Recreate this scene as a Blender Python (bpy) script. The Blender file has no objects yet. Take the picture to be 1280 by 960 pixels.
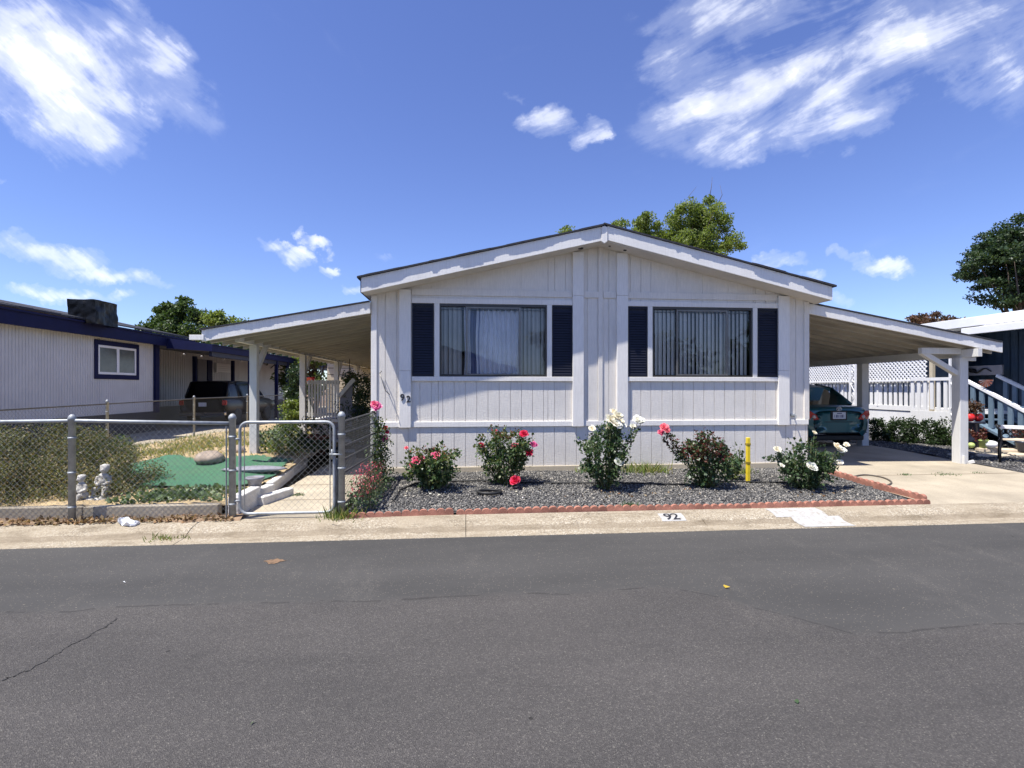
import bpy, math, random
import numpy as np
from mathutils import Vector, Matrix
R = math.radians
SC = bpy.context.scene
COL = SC.collection
rnd = random.Random(7)
rng = np.random.default_rng(11)

# ------------------------------------------------------------------ camera frame (used to work out where things stand)
F = 640.0; TH = math.atan(0.09); HZ = 485.0; CZ = 1.65
CT, ST = math.cos(TH), math.sin(TH)
def U(px): return math.tan(TH + math.atan((px - 640) / F))
def X(px, Y): return Y * U(px)
def Z(px, py, Y):
    return CZ + (HZ - py) / F * Y * (CT + U(px) * ST)
def at(px, py, Y): return (X(px, Y), Y, Z(px, py, Y))

# ------------------------------------------------------------------ mesh helpers
OFF = {}
def smooth(o, on=True):
    if on: o.data.polygons.foreach_set('use_smooth', [True] * len(o.data.polygons))
def bevel(o, w=0.004, seg=1):
    m = o.modifiers.new('bevel', 'BEVEL'); m.width = w; m.segments = seg; m.limit_method = 'ANGLE'; m.angle_limit = R(40)
def link(name, me, m, parent=None):
    if m is not None: me.materials.append(m)
    o = bpy.data.objects.new(name, me); COL.objects.link(o)
    if parent is not None:
        o.parent = parent; OFF[o] = OFF.get(parent, Vector((0, 0, 0)))
    return o
class MB:
    def __init__(s): s.v = []; s.f = []
    def face(s, pts):
        n = len(s.v); s.v += [tuple(p) for p in pts]; s.f.append(tuple(range(n, n + len(pts))))
    def box(s, x0, x1, y0, y1, z0, z1):
        x0, x1 = min(x0, x1), max(x0, x1); y0, y1 = min(y0, y1), max(y0, y1); z0, z1 = min(z0, z1), max(z0, z1)
        n = len(s.v)
        s.v += [(x0,y0,z0),(x1,y0,z0),(x1,y1,z0),(x0,y1,z0),(x0,y0,z1),(x1,y0,z1),(x1,y1,z1),(x0,y1,z1)]
        s.f += [tuple(n+i for i in q) for q in ((0,3,2,1),(4,5,6,7),(0,1,5,4),(1,2,6,5),(2,3,7,6),(3,0,4,7))]
        return s
    def bar(s, p, q, w, h, up=(0, 0, 1)):
        p, q = Vector(p), Vector(q); d = (q - p).normalized(); a = d.cross(Vector(up))
        if a.length < 1e-4: a = d.cross(Vector((1, 0, 0)))
        a.normalize(); b = a.cross(d).normalized()
        n = len(s.v)
        for c in (p, q):
            for i, j in ((-1,-1),(1,-1),(1,1),(-1,1)): s.v.append(tuple(c + a*(w/2*i) + b*(h/2*j)))
        s.f += [tuple(n+i for i in k) for k in ((0,1,2,3),(7,6,5,4),(0,4,5,1),(1,5,6,2),(2,6,7,3),(3,7,4,0))]
        return s
    def prism(s, poly, y0, y1, axis='y'):
        n = len(s.v); k = len(poly)
        for y in (y0, y1):
            for (a, b) in poly:
                s.v.append((a, y, b) if axis == 'y' else ((y, a, b) if axis == 'x' else (a, b, y)))
        s.f.append(tuple(range(n, n+k))); s.f.append(tuple(range(n+2*k-1, n+k-1, -1)))
        for i in range(k):
            j = (i+1) % k; s.f.append((n+i, n+k+i, n+k+j, n+j))
        return s
    def tube(s, pts, r, n=6, closed=False):
        pts = [Vector(p) for p in pts]; m = len(pts)
        rr = r if isinstance(r, (list, tuple)) else [r]*m
        base = len(s.v); ref = None
        for i, p in enumerate(pts):
            if closed: t = pts[(i+1) % m] - pts[i-1]
            else: t = pts[min(i+1, m-1)] - pts[max(i-1, 0)]
            t.normalize()
            if ref is None:
                ref = Vector((0, 0, 1)) if abs(t.z) < .9 else Vector((1, 0, 0))
            a = t.cross(ref)
            if a.length < 1e-4: a = t.cross(Vector((0.3, 1, 0.2)))
            a.normalize(); b = t.cross(a).normalized(); ref = a.cross(t).normalized()
            for k in range(n):
                w = 2*math.pi*k/n; s.v.append(tuple(p + (a*math.cos(w) + b*math.sin(w))*rr[i]))
        for i in range(m if closed else m-1):
            i2 = (i+1) % m
            for k in range(n):
                k2 = (k+1) % n; s.f.append((base+i*n+k, base+i*n+k2, base+i2*n+k2, base+i2*n+k))
        if not closed:
            s.f.append(tuple(base+k for k in range(n))[::-1]); s.f.append(tuple(base+(m-1)*n+k for k in range(n)))
        return s
    def lathe(s, prof, c=(0, 0, 0), n=16):
        base = len(s.v); m = len(prof)
        for (r, z) in prof:
            for k in range(n):
                w = 2*math.pi*k/n; s.v.append((c[0]+r*math.cos(w), c[1]+r*math.sin(w), c[2]+z))
        for i in range(m-1):
            for k in range(n):
                k2 = (k+1) % n; s.f.append((base+i*n+k, base+i*n+k2, base+(i+1)*n+k2, base+(i+1)*n+k))
        s.f.append(tuple(base+k for k in range(n))[::-1]); s.f.append(tuple(base+(m-1)*n+k for k in range(n)))
        return s
    def ball(s, c, r, n=10, m=7):
        r = r if isinstance(r, (list, tuple)) else (r, r, r)
        prof = [(max(1e-4, math.sin(math.pi*i/(m-1))), -math.cos(math.pi*i/(m-1))) for i in range(m)]
        k = len(s.v); s.lathe(prof, (0, 0, 0), n)
        for i in range(k, len(s.v)):
            x, y, z = s.v[i]; s.v[i] = (c[0]+x*r[0], c[1]+y*r[1], c[2]+z*r[2])
        return s
    def build(s, name, m, parent=None, sm=False, bev=0):
        o_ = OFF.get(parent, Vector((0, 0, 0))) if parent is not None else Vector((0, 0, 0))
        me = bpy.data.meshes.new(name)
        me.from_pydata([(a-o_.x, b-o_.y, c-o_.z) for a, b, c in s.v], [], s.f); me.update()
        o = link(name, me, m, parent)
        if sm: smooth(o)
        if bev: bevel(o, bev)
        return o
def np_mesh(name, V, Fc, m, parent=None, sm=False):
    """V (N,3), Fc (M,k) index array -> one mesh object."""
    o_ = OFF.get(parent, Vector((0, 0, 0))) if parent is not None else Vector((0, 0, 0))
    V = np.asarray(V, dtype=np.float32) - np.array(o_, dtype=np.float32)
    Fc = np.asarray(Fc, dtype=np.int32); k = Fc.shape[1]
    me = bpy.data.meshes.new(name)
    me.vertices.add(len(V)); me.vertices.foreach_set('co', V.ravel())
    me.loops.add(Fc.size); me.loops.foreach_set('vertex_index', Fc.ravel())
    me.polygons.add(len(Fc)); me.polygons.foreach_set('loop_start', np.arange(0, Fc.size, k, dtype=np.int32))
    me.polygons.foreach_set('loop_total', np.full(len(Fc), k, dtype=np.int32))
    me.update(calc_edges=True); me.validate()
    o = link(name, me, m, parent)
    if sm: smooth(o)
    return o
def tag(o, label=None, cat=None, group=None, kind=None):
    if label: o['label'] = label
    if cat: o['category'] = cat
    if group: o['group'] = group
    if kind: o['kind'] = kind
    return o
def thing(name, label, cat, loc=(0, 0, 0), group=None):
    o = bpy.data.objects.new(name, None); COL.objects.link(o); o.location = loc; o.empty_display_size = .2
    OFF[o] = Vector(loc); return tag(o, label, cat, group)
def copy_tree(o, parent=None):
    c = o.copy(); COL.objects.link(c)
    if parent is not None: c.parent = parent
    OFF[c] = OFF.get(o, Vector((0, 0, 0)))
    for ch in [k for k in COL.objects if k.parent == o]: copy_tree(ch, c)
    return c
def grid(name, x0, x1, y0, y1, nx, ny, zf, m, jitter=0, parent=None):
    xs = np.linspace(x0, x1, nx+1); ys = np.linspace(y0, y1, ny+1)
    gx, gy = np.meshgrid(xs, ys); V = np.zeros((gx.size, 3)); V[:, 0] = gx.ravel(); V[:, 1] = gy.ravel()
    V[:, 2] = [zf(a, b) for a, b in zip(V[:, 0], V[:, 1])]
    if jitter: V[:, 2] += rng.normal(0, jitter, len(V))
    i = np.arange((nx+1)*(ny+1)).reshape(ny+1, nx+1)
    Q = np.stack([i[:-1, :-1], i[:-1, 1:], i[1:, 1:], i[1:, :-1]], -1).reshape(-1, 4)
    return np_mesh(name, V, Q, m, parent, sm=True)

# ------------------------------------------------------------------ materials
def newmat(name):
    m = bpy.data.materials.new(name); m.use_nodes = True; nt = m.node_tree
    return m, nt, nt.nodes['Principled BSDF'], nt.nodes['Material Output']
def nd(nt, t, **k):
    n = nt.nodes.new(t)
    for a, b in k.items(): setattr(n, a, b)
    return n
def setin(n, **k):
    for a, b in k.items(): n.inputs[a].default_value = b
def ramp(nt, stops, fac=None):
    n = nd(nt, 'ShaderNodeValToRGB'); e = n.color_ramp.elements
    while len(e) > 1: e.remove(e[-1])
    for i, (p, c) in enumerate(stops):
        x = e[0] if i == 0 else e.new(p)
        x.position = p; x.color = (*c, 1) if len(c) == 3 else c
    if fac is not None: nt.links.new(fac, n.inputs['Fac'])
    return n
def coords(nt, scale=(1, 1, 1), src='Object', rot=(0, 0, 0)):
    t = nd(nt, 'ShaderNodeTexCoord'); mp = nd(nt, 'ShaderNodeMapping')
    mp.inputs['Scale'].default_value = scale; mp.inputs['Rotation'].default_value = rot
    nt.links.new(t.outputs[src], mp.inputs['Vector']); return mp.outputs['Vector']
def noise(nt, vec, scale, detail=4, rough=.55, dist=0):
    n = nd(nt, 'ShaderNodeTexNoise'); setin(n, Scale=scale, Detail=detail, Roughness=rough, Distortion=dist)
    nt.links.new(vec, n.inputs['Vector']); return n.outputs['Fac']
def mixc(nt, fac, a, b, blend='MIX'):
    n = nd(nt, 'ShaderNodeMix', data_type='RGBA', blend_type=blend)
    for s, v in ((0, fac), (6, a), (7, b)):
        if isinstance(v, (int, float)): n.inputs[s].default_value = v
        elif isinstance(v, tuple): n.inputs[s].default_value = (*v, 1)
        else: nt.links.new(v, n.inputs[s])
    return n.outputs[2]
def math_(nt, op, a, b=None, c=None, clamp=False):
    n = nd(nt, 'ShaderNodeMath', operation=op, use_clamp=clamp)
    for i, v in enumerate((a, b, c)):
        if v is None: continue
        if isinstance(v, (int, float)): n.inputs[i].default_value = v
        else: nt.links.new(v, n.inputs[i])
    return n.outputs[0]
def bumpn(nt, h, strength, dist=.01):
    n = nd(nt, 'ShaderNodeBump'); setin(n, Strength=strength, Distance=dist); nt.links.new(h, n.inputs['Height']); return n.outputs['Normal']
def mat(name, col, rough=.6, var=.12, vs=3., bump=.0, bs=60., metal=0., spec=.5, stretch=(1, 1, 1), col2=None, fine=0., fs=80., coat=0.):
    m, nt, b, _ = newmat(name)
    v = coords(nt, stretch)
    f = noise(nt, v, vs, 5, .6)
    c2 = col2 or tuple(min(1, c*(1+var)) for c in col); c1 = col if col2 else tuple(c*(1-var) for c in col)
    cr = ramp(nt, [(.3, c1), (.7, c2)], f).outputs['Color']
    if fine:
        g = noise(nt, v, fs, 3, .6)
        gr = ramp(nt, [(.3, (1-fine,)*3), (.7, (1+fine,)*3)], g).outputs['Color']
        cr = mixc(nt, 1., cr, gr, 'MULTIPLY')
    nt.links.new(cr, b.inputs['Base Color'])
    setin(b, Roughness=rough, Metallic=metal); b.inputs['Specular IOR Level'].default_value = spec
    if coat: b.inputs['Coat Weight'].default_value = coat; b.inputs['Coat Roughness'].default_value = .05
    if bump: nt.links.new(bumpn(nt, noise(nt, v, bs, 5, .65), bump), b.inputs['Normal'])
    return m
def leafmat(name, cols, transl=.3, rough=.45, vs=2.5, spec=.4):
    """one colour per leaf (random per island) with large patches; part of the light passes through."""
    m, nt, b, out = newmat(name)
    g = nd(nt, 'ShaderNodeNewGeometry')
    k = len(cols); cr = ramp(nt, [((i+.5)/k, c) for i, c in enumerate(cols)], g.outputs['Random Per Island']).outputs['Color']
    f = noise(nt, coords(nt), vs, 3)
    cr = mixc(nt, 1., cr, ramp(nt, [(.3, (.7, .75, .7)), (.7, (1.25, 1.2, 1.1))], f).outputs['Color'], 'MULTIPLY')
    nt.links.new(cr, b.inputs['Base Color']); setin(b, Roughness=rough); b.inputs['Specular IOR Level'].default_value = spec
    t = nd(nt, 'ShaderNodeBsdfTranslucent')
    nt.links.new(mixc(nt, 1., cr, (1.5, 1.6, .7) if 'petal' not in name else (1., .95, .9), 'MULTIPLY'), t.inputs['Color'])
    mx = nd(nt, 'ShaderNodeMixShader'); mx.inputs[0].default_value = transl
    nt.links.new(b.outputs[0], mx.inputs[1]); nt.links.new(t.outputs[0], mx.inputs[2]); nt.links.new(mx.outputs[0], out.inputs['Surface'])
    return m
def glassmat(name, tint=(.94, .95, .95), refl=.015):
    m, nt, b, out = newmat(name)
    lw = nd(nt, 'ShaderNodeFresnel'); lw.inputs['IOR'].default_value = 1.5
    f = math_(nt, 'ADD', lw.outputs[0], refl, clamp=True)
    t = nd(nt, 'ShaderNodeBsdfTransparent'); t.inputs['Color'].default_value = (*tint, 1)
    g = nd(nt, 'ShaderNodeBsdfGlossy'); g.inputs['Roughness'].default_value = .015
    nt.links.new(bumpn(nt, noise(nt, coords(nt), 2.0, 2), .06, .02), g.inputs['Normal'])
    mx = nd(nt, 'ShaderNodeMixShader'); nt.links.new(f, mx.inputs[0]); nt.links.new(t.outputs[0], mx.inputs[1]); nt.links.new(g.outputs[0], mx.inputs[2])
    nt.links.new(mx.outputs[0], out.inputs['Surface']); return m

def siding_mat(name, col, dirt=(.42, .40, .36), grain=.35):
    """rough-sawn painted panel: long vertical grain, faint stains towards nothing in particular."""
    m, nt, b, _ = newmat(name)
    v = coords(nt, (1, 1, .09)); v1 = coords(nt)
    g1 = noise(nt, v, 55, 5, .65, .3); g2 = noise(nt, v1, 1.3, 5, .6)
    v3 = coords(nt, (1, 1, 4.0)); g3 = noise(nt, v3, 14, 4, .7)
    c = ramp(nt, [(.25, tuple(k*.88 for k in col)), (.6, col), (.8, tuple(min(1, k*1.06) for k in col))], g1).outputs['Color']
    c = mixc(nt, ramp(nt, [(.48, (0, 0, 0)), (.8, (.28,)*3)], g2).outputs['Color'], c, dirt)
    g4 = noise(nt, coords(nt, (1, 1, .10)), 7, 5, .7); c = mixc(nt, ramp(nt, [(.56, (0,)*3), (.82, (.30,)*3)], g4).outputs['Color'], c, dirt)
    nt.links.new(c, b.inputs['Base Color']); setin(b, Roughness=.7); b.inputs['Specular IOR Level'].default_value = .3
    h = math_(nt, 'ADD', g1, math_(nt, 'MULTIPLY', g3, .7))
    nt.links.new(bumpn(nt, h, grain, .012), b.inputs['Normal'])
    return m

MT = {}
MT['siding'] = siding_mat('grey_siding_paint', (.78, .735, .66))
MT['trim'] = siding_mat('white_trim_paint', (.83, .80, .745), (.58, .56, .52), .18)
MT['fascia'] = siding_mat('fascia_paint', (.85, .83, .785), (.5, .48, .44), .15)
MT['soffit'] = mat('soffit_paint', (.62, .58, .52), .7, .1, 2, .1)
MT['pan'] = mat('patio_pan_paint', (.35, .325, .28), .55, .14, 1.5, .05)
MT['shingle'] = mat('dark_shingle', (.035, .036, .045), .9, .3, 12, .5, 90)
MT['post'] = siding_mat('post_paint', (.66, .655, .63), (.4, .38, .34), .2)
MT['shutter'] = mat('navy_shutter', (.009, .010, .020), .5, .2, 6, .05, spec=.35)
MT['bronze'] = mat('bronze_aluminium', (.07, .065, .06), .4, .15, 8, 0, metal=.6)
MT['alum'] = mat('mill_aluminium', (.20, .19, .175), .4, .1, 8, 0, metal=.7)
MT['glass'] = glassmat('window_glass')
MT['carglass'] = glassmat('car_glass', (.16, .20, .19), .0)
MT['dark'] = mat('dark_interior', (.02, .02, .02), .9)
MT['blind'] = mat('vertical_blind_fabric', (.84, .82, .76), .8, .1, 3)
MT['blind2'] = mat('grey_blind_fabric', (.62, .62, .58), .8, .1, 3)
MT['curtain'] = mat('sheer_curtain', (.86, .87, .92), .8, .1, 3)
MT['curtain2'] = mat('blue_curtain', (.16, .20, .36), .8, .2, 3)
MT['galv'] = mat('galvanised_steel', (.34, .36, .37), .55, .25, 14, .08, 80, metal=.35)
MT['wire'] = mat('galvanised_wire', (.30, .31, .30), .5, .2, 10, metal=.5)
MT['oldwire'] = mat('weathered_wire', (.12, .12, .115), .6, .25, 10, metal=.4)
MT['concrete'] = mat('pale_concrete', (.36, .31, .23), .85, .24, 1.1, .3, 120, fine=.12, fs=60)
MT['walk'] = mat('walk_concrete', (.40, .345, .255), .85, .18, 2, .25, 120, fine=.12, fs=60)
MT['whiteconc'] = mat('white_painted_concrete', (.66, .64, .60), .8, .15, 6, .3, 60)
MT['terracotta'] = mat('terracotta_concrete', (.33, .145, .10), .85, .35, 9, .3, 70, fine=.12)
MT['soil'] = mat('dry_soil', (.20, .135, .085), .95, .35, 4, .8, 40, fine=.35, fs=30)
MT['drystraw'] = mat('dry_straw_soil', (.36, .27, .15), .95, .3, 3, .8, 50, fine=.3, fs=40)
MT['gravelbase'] = mat('gravel_base', (.060, .058, .06), .95, .4, 40, .8, 60)
MT['navy'] = mat('navy_paint', (.008, .011, .055), .7, .15, 3, .05, spec=.2)
MT['navyskirt'] = mat('navy_skirting', (.012, .013, .03), .6, .15, 3, .05)
MT['ribwhite'] = mat('ribbed_metal_white', (.58, .575, .575), .5, .08, 1.5, .03)
MT['vinyl'] = mat('white_vinyl', (.80, .80, .80), .4, .05, 3)
MT['tarp'] = mat('black_tarp', (.004, .004, .004), .42, .3, 6, .9, 7, spec=.25)
MT['yellow'] = mat('yellow_post_paint', (.78, .58, .03), .45, .12, 9, .08)
MT['stone'] = mat('weathered_statue_stone', (.46, .44, .40), .9, .4, 16, .6, 60)
MT['rock'] = mat('brown_rock', (.30, .24, .19), .9, .35, 6, .9, 12)
MT['rubber'] = mat('black_rubber', (.012, .012, .012), .6, .2, 10)
MT['hosegrey'] = mat('grey_hose', (.10, .085, .07), .5, .2, 10)
MT['carpaint'] = mat('dark_teal_car_paint', (.005, .085, .105), .28, .08, 2, 0, metal=.3, coat=.8)
MT['blackpaint'] = mat('black_car_paint', (.007, .007, .008), .4, .1, 2, 0, metal=0., coat=.15, spec=.3)
MT['redlens'] = mat('red_tail_lens', (.42, .012, .010), .15, .2, 10, coat=.5)
MT['clearlens'] = mat('clear_tail_lens', (.62, .50, .46), .15, .1, 10, coat=.5)
MT['plate'] = mat('licence_plate_white', (.62, .63, .66), .45, .05, 5)
MT['blueink'] = mat('plate_ink', (.03, .04, .13), .5)
MT['chrome'] = mat('chrome', (.6, .6, .6), .15, .05, 5, metal=1.)
MT['bark'] = mat('bark', (.10, .075, .055), .9, .3, 8, .8, 20, stretch=(1, 1, .3))
MT['stem'] = mat('green_stem', (.09, .10, .035), .6, .3, 20)
MT['whitepaint'] = siding_mat('bright_white_paint', (.80, .80, .80), (.6, .58, .54), .1)
MT['bluepaint'] = mat('slate_blue_paint', (.13, .19, .25), .6, .12, 3, .06)
MT['bluewall'] = mat('deep_blue_siding', (.018, .040, .075), .6, .15, 3, .05)
MT['greypanel'] = mat('grey_panel', (.22, .22, .25), .7, .1, 3)
MT['iron'] = mat('black_wrought_iron', (.02, .02, .022), .5, .2, 10, metal=.4)
MT['redpot'] = mat('glossy_red_glaze', (.62, .025, .02), .18, .15, 6, coat=.6)
MT['darkpot'] = mat('dark_glazed_pot', (.03, .035, .06), .35, .2, 8)
MT['clay'] = mat('clay_pot', (.16, .05, .03), .8, .25, 8, .2)
MT['greenpot'] = mat('pale_green_pot', (.42, .50, .16), .5, .2, 8)
MT['cream'] = siding_mat('cream_boards', (.52, .45, .33), (.35, .3, .22), .2)
MT['pave'] = mat('flagstone', (.55, .46, .34), .9, .2, 3, .4, 30)
MT['numpaint'] = mat('black_numeral', (.02, .02, .025), .5)
MT['roadwhite'] = mat('worn_white_paint', (.40, .395, .375), .8, .2, 9, .3, 120, fine=.08)
MT['truckglass'] = mat('tinted_glass', (.008, .008, .009), .25, .1, 3, spec=.3)
m, nt, b, _ = newmat('worn_white_kerb_paint'); v = coords(nt)
w_ = ramp(nt, [(.50, (0,)*3), (.66, (.75,)*3)], noise(nt, v, 16, 6, .72)).outputs['Color']
c = mixc(nt, w_, mixc(nt, noise(nt, v, 120, 3), (.36, .355, .34), (.45, .445, .43)), (.27, .23, .17))
nt.links.new(c, b.inputs['Base Color']); setin(b, Roughness=.85); nt.links.new(bumpn(nt, noise(nt, v, 120, 3), .4), b.inputs['Normal']); MT['roadwhite'] = m
MT['plasticbag'] = mat('white_plastic_bag', (.75, .77, .80), .4, .06, 10)
MT['lamp'] = mat('frosted_lamp_shade', (.30, .27, .22), .6)
# turf
m, nt, b, _ = newmat('artificial_turf'); v = coords(nt)
c = mixc(nt, noise(nt, v, 90, 3, .7), (.022, .105, .058), (.085, .25, .125))
c = mixc(nt, ramp(nt, [(.42, (0,)*3), (.75, (.6,)*3)], noise(nt, v, 2.2, 6)).outputs['Color'], c, (.10, .19, .10))
nt.links.new(c, b.inputs['Base Color']); setin(b, Roughness=.8); nt.links.new(bumpn(nt, noise(nt, v, 130, 3), 1., .02), b.inputs['Normal']); MT['turf'] = m
# exposed aggregate kerb
m, nt, b, _ = newmat('exposed_aggregate_concrete'); v = coords(nt)
vo = nd(nt, 'ShaderNodeTexVoronoi'); vo.inputs['Scale'].default_value = 75; nt.links.new(v, vo.inputs['Vector'])
peb = ramp(nt, [(0, (.42, .36, .265)), (.35, (.31, .255, .18)), (.62, (.21, .175, .13)), (.85, (.50, .45, .355))], nd(nt, 'ShaderNodeSeparateColor').outputs[0])
sep = [n for n in nt.nodes if n.bl_idname == 'ShaderNodeSeparateColor'][0]; nt.links.new(vo.outputs['Color'], sep.inputs[0])
big = noise(nt, v, 1.1, 6, .65); sx = nd(nt, 'ShaderNodeSeparateXYZ'); nt.links.new(v, sx.inputs[0])
c = mixc(nt, ramp(nt, [(.40, (0,)*3), (.62, (.75,)*3)], big).outputs['Color'], peb.outputs['Color'], (.33, .275, .195))
# smoother, browner mortar in the gutter pan (a strip of the casting)
yy = math_(nt, 'ADD', sx.outputs['Y'], math_(nt, 'MULTIPLY', noise(nt, v, 5, 4), .10))
pan = ramp(nt, [(0, (0,)*3), (1, (1,)*3)], math_(nt, 'MULTIPLY', math_(nt, 'COMPARE', yy, 5.955, .050), .6)).outputs['Color']
c = mixc(nt, pan, c, (.22, .175, .118))
st = ramp(nt, [(.48, (.93,)*3), (.74, (.50, .47, .42))], noise(nt, coords(nt, (.6, 2.0, 1)), 3.4, 6, .72)).outputs['Color']
c = mixc(nt, 1., c, st, 'MULTIPLY')
nt.links.new(c, b.inputs['Base Color']); setin(b, Roughness=.9)
nt.links.new(bumpn(nt, vo.outputs['Distance'], .5, .01), b.inputs['Normal']); MT['kerb'] = m
# asphalt: coarse old surface near, smoother sealed strip along the kerb with a wandering edge
m, nt, b, _ = newmat('asphalt'); v = coords(nt); sx = nd(nt, 'ShaderNodeSeparateXYZ'); nt.links.new(v, sx.inputs[0])
x_, y_ = sx.outputs['X'], sx.outputs['Y']
edge = math_(nt, 'ADD', math_(nt, 'MULTIPLY', math_(nt, 'SMOOTH_MIN', math_(nt, 'SUBTRACT', 1.7, x_), 0., .3), .95), 4.08)
edge = math_(nt, 'MAXIMUM', edge, 3.25)
edge = math_(nt, 'ADD', edge, math_(nt, 'MULTIPLY', math_(nt, 'SUBTRACT', noise(nt, v, .8, 4), .5), .35))
dlt = math_(nt, 'SUBTRACT', y_, edge)
seal = ramp(nt, [(.47, (0,)*3), (.53, (1,)*3)], math_(nt, 'ADD', math_(nt, 'MULTIPLY', dlt, .5), .5)).outputs['Color']
vs_ = nd(nt, 'ShaderNodeTexVoronoi'); vs_.inputs['Scale'].default_value = 2.3; nt.links.new(v, vs_.inputs['Vector']); vsc = nd(nt, 'ShaderNodeSeparateColor'); nt.links.new(vs_.outputs['Color'], vsc.inputs[0])
wob = math_(nt, 'MULTIPLY', noise(nt, v, 14, 3), .06)
spot = math_(nt, 'MULTIPLY', math_(nt, 'LESS_THAN', math_(nt, 'ADD', vs_.outputs['Distance'], wob), math_(nt, 'ADD', .045, math_(nt, 'MULTIPLY', vsc.outputs[1], .035))), math_(nt, 'GREATER_THAN', vsc.outputs[0], .72))
seamn = math_(nt, 'MULTIPLY', math_(nt, 'LESS_THAN', math_(nt, 'ABSOLUTE', dlt), .012), math_(nt, 'GREATER_THAN', noise(nt, v, 6, 3), .47))
vo = nd(nt, 'ShaderNodeTexVoronoi'); vo.inputs['Scale'].default_value = 170; nt.links.new(v, vo.inputs['Vector'])
spk = nd(nt, 'ShaderNodeSeparateColor'); nt.links.new(vo.outputs['Color'], spk.inputs[0])
coarse = ramp(nt, [(0, (.034, .032, .032)), (.5, (.060, .057, .056)), (.82, (.086, .081, .079)), (.95, (.125, .118, .11)), (1, (.20, .19, .17))], spk.outputs[0]).outputs['Color']
fine_ = ramp(nt, [(.25, (.040, .039, .039)), (.75, (.056, .055, .054))], noise(nt, v, 90, 4, .7)).outputs['Color']
fine_ = mixc(nt, math_(nt, 'MULTIPLY', math_(nt, 'GREATER_THAN', spk.outputs[1], .985), .5), fine_, (.25, .22, .18))
c = mixc(nt, seal, mixc(nt, .45, coarse, (.062, .058, .057)), fine_)
large = ramp(nt, [(.3, (.78,)*3), (.7, (1.20, 1.18, 1.16))], noise(nt, coords(nt, (.28, 1, 1)), 1.0, 6, .62)).outputs['Color']
c = mixc(nt, 1., c, large, 'MULTIPLY')
pale = ramp(nt, [(.56, (0,)*3), (.72, (.45,)*3)], noise(nt, coords(nt, (1, .45, 1), rot=(0, 0, .5)), 1.3, 6, .7)).outputs['Color']
c = mixc(nt, math_(nt, 'MULTIPLY', pale, math_(nt, 'GREATER_THAN', spk.outputs[2], .72)), c, (.16, .145, .13))
stn = ramp(nt, [(.66, (0,)*3), (.72, (.55,)*3)], noise(nt, v, 2.6, 3, .5)).outputs['Color']
c = mixc(nt, math_(nt, 'MULTIPLY', stn, .4), c, (.03, .029, .029)); c = mixc(nt, 1., c, (1.20, 1.20, 1.165), 'MULTIPLY'); c = mixc(nt, math_(nt, 'MAXIMUM', math_(nt, 'MULTIPLY', spot, .75), math_(nt, 'MULTIPLY', seamn, .45)), c, (.020, .019, .018))
nt.links.new(c, b.inputs['Base Color']); setin(b, Roughness=.85); b.inputs['Specular IOR Level'].default_value = .3
hgt = math_(nt, 'MULTIPLY', vo.outputs['Distance'], math_(nt, 'SUBTRACT', 1.15, seal))
nt.links.new(bumpn(nt, hgt, .75, .008), b.inputs['Normal']); MT['asphalt'] = m
# loose stone colours (one per stone)
m, nt, b, _ = newmat('crushed_stone'); g = nd(nt, 'ShaderNodeNewGeometry')
nt.links.new(ramp(nt, [(0, (.040, .039, .039)), (.35, (.085, .082, .079)), (.7, (.15, .145, .135)), (.92, (.26, .245, .22)), (1, (.42, .38, .31))], g.outputs['Random Per Island']).outputs['Color'], b.inputs['Base Color'])
setin(b, Roughness=.85); MT['stones'] = m
LF = {}
LF['rose'] = leafmat('rose_leaf', [(.030, .065, .024), (.050, .10, .036), (.09, .145, .055), (.08, .125, .07), (.17, .19, .08)], .25, .42)
LF['rosedark'] = leafmat('dark_rose_leaf', [(.024, .052, .024), (.042, .082, .036), (.075, .12, .056), (.10, .14, .07)], .22, .42)
LF['burgundy'] = leafmat('burgundy_leaf', [(.09, .020, .024), (.14, .032, .034), (.17, .055, .04), (.08, .05, .03)], .25, .4)
LF['newgrowth'] = leafmat('red_new_growth', [(.16, .05, .035), (.22, .09, .05), (.14, .11, .04)], .3, .4)
LF['olive'] = leafmat('olive_small_leaf', [(.075, .095, .035), (.14, .15, .06), (.20, .19, .085), (.24, .16, .09), (.06, .075, .03)], .25, .55, 1.6)
LF['tree'] = leafmat('bright_tree_leaf', [(.115, .165, .04), (.155, .205, .055), (.21, .25, .075), (.13, .16, .05)], .42, .5, .5)
LF['dark'] = leafmat('dark_tree_leaf', [(.022, .045, .022), (.035, .065, .030), (.055, .085, .035)], .25, .45, .5)
LF['midtree'] = leafmat('green_tree_leaf', [(.035, .065, .02), (.055, .095, .03), (.08, .12, .035)], .28, .5, .4)
LF['redtree'] = leafmat('red_brown_leaf', [(.09, .045, .03), (.12, .06, .04), (.07, .05, .03)], .25, .5, .5)
LF['hedge'] = leafmat('hedge_leaf', [(.018, .034, .012), (.030, .055, .018), (.045, .075, .024)], .2, .4)
LF['grass'] = leafmat('weed_green', [(.12, .18, .03), (.17, .22, .05), (.09, .14, .03), (.25, .22, .09)], .3, .5)
LF['straw'] = leafmat('dry_grass', [(.38, .30, .15), (.46, .36, .2), (.30, .27, .10), (.18, .22, .06)], .2, .7)
LF['cover'] = leafmat('ground_cover_leaf', [(.08, .13, .055), (.14, .20, .10), (.20, .26, .15), (.07, .11, .05)], .2, .5)
LF['dead'] = leafmat('dead_leaf', [(.20, .11, .06), (.28, .17, .09), (.35, .26, .16), (.12, .07, .04)], .15, .8)
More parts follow.
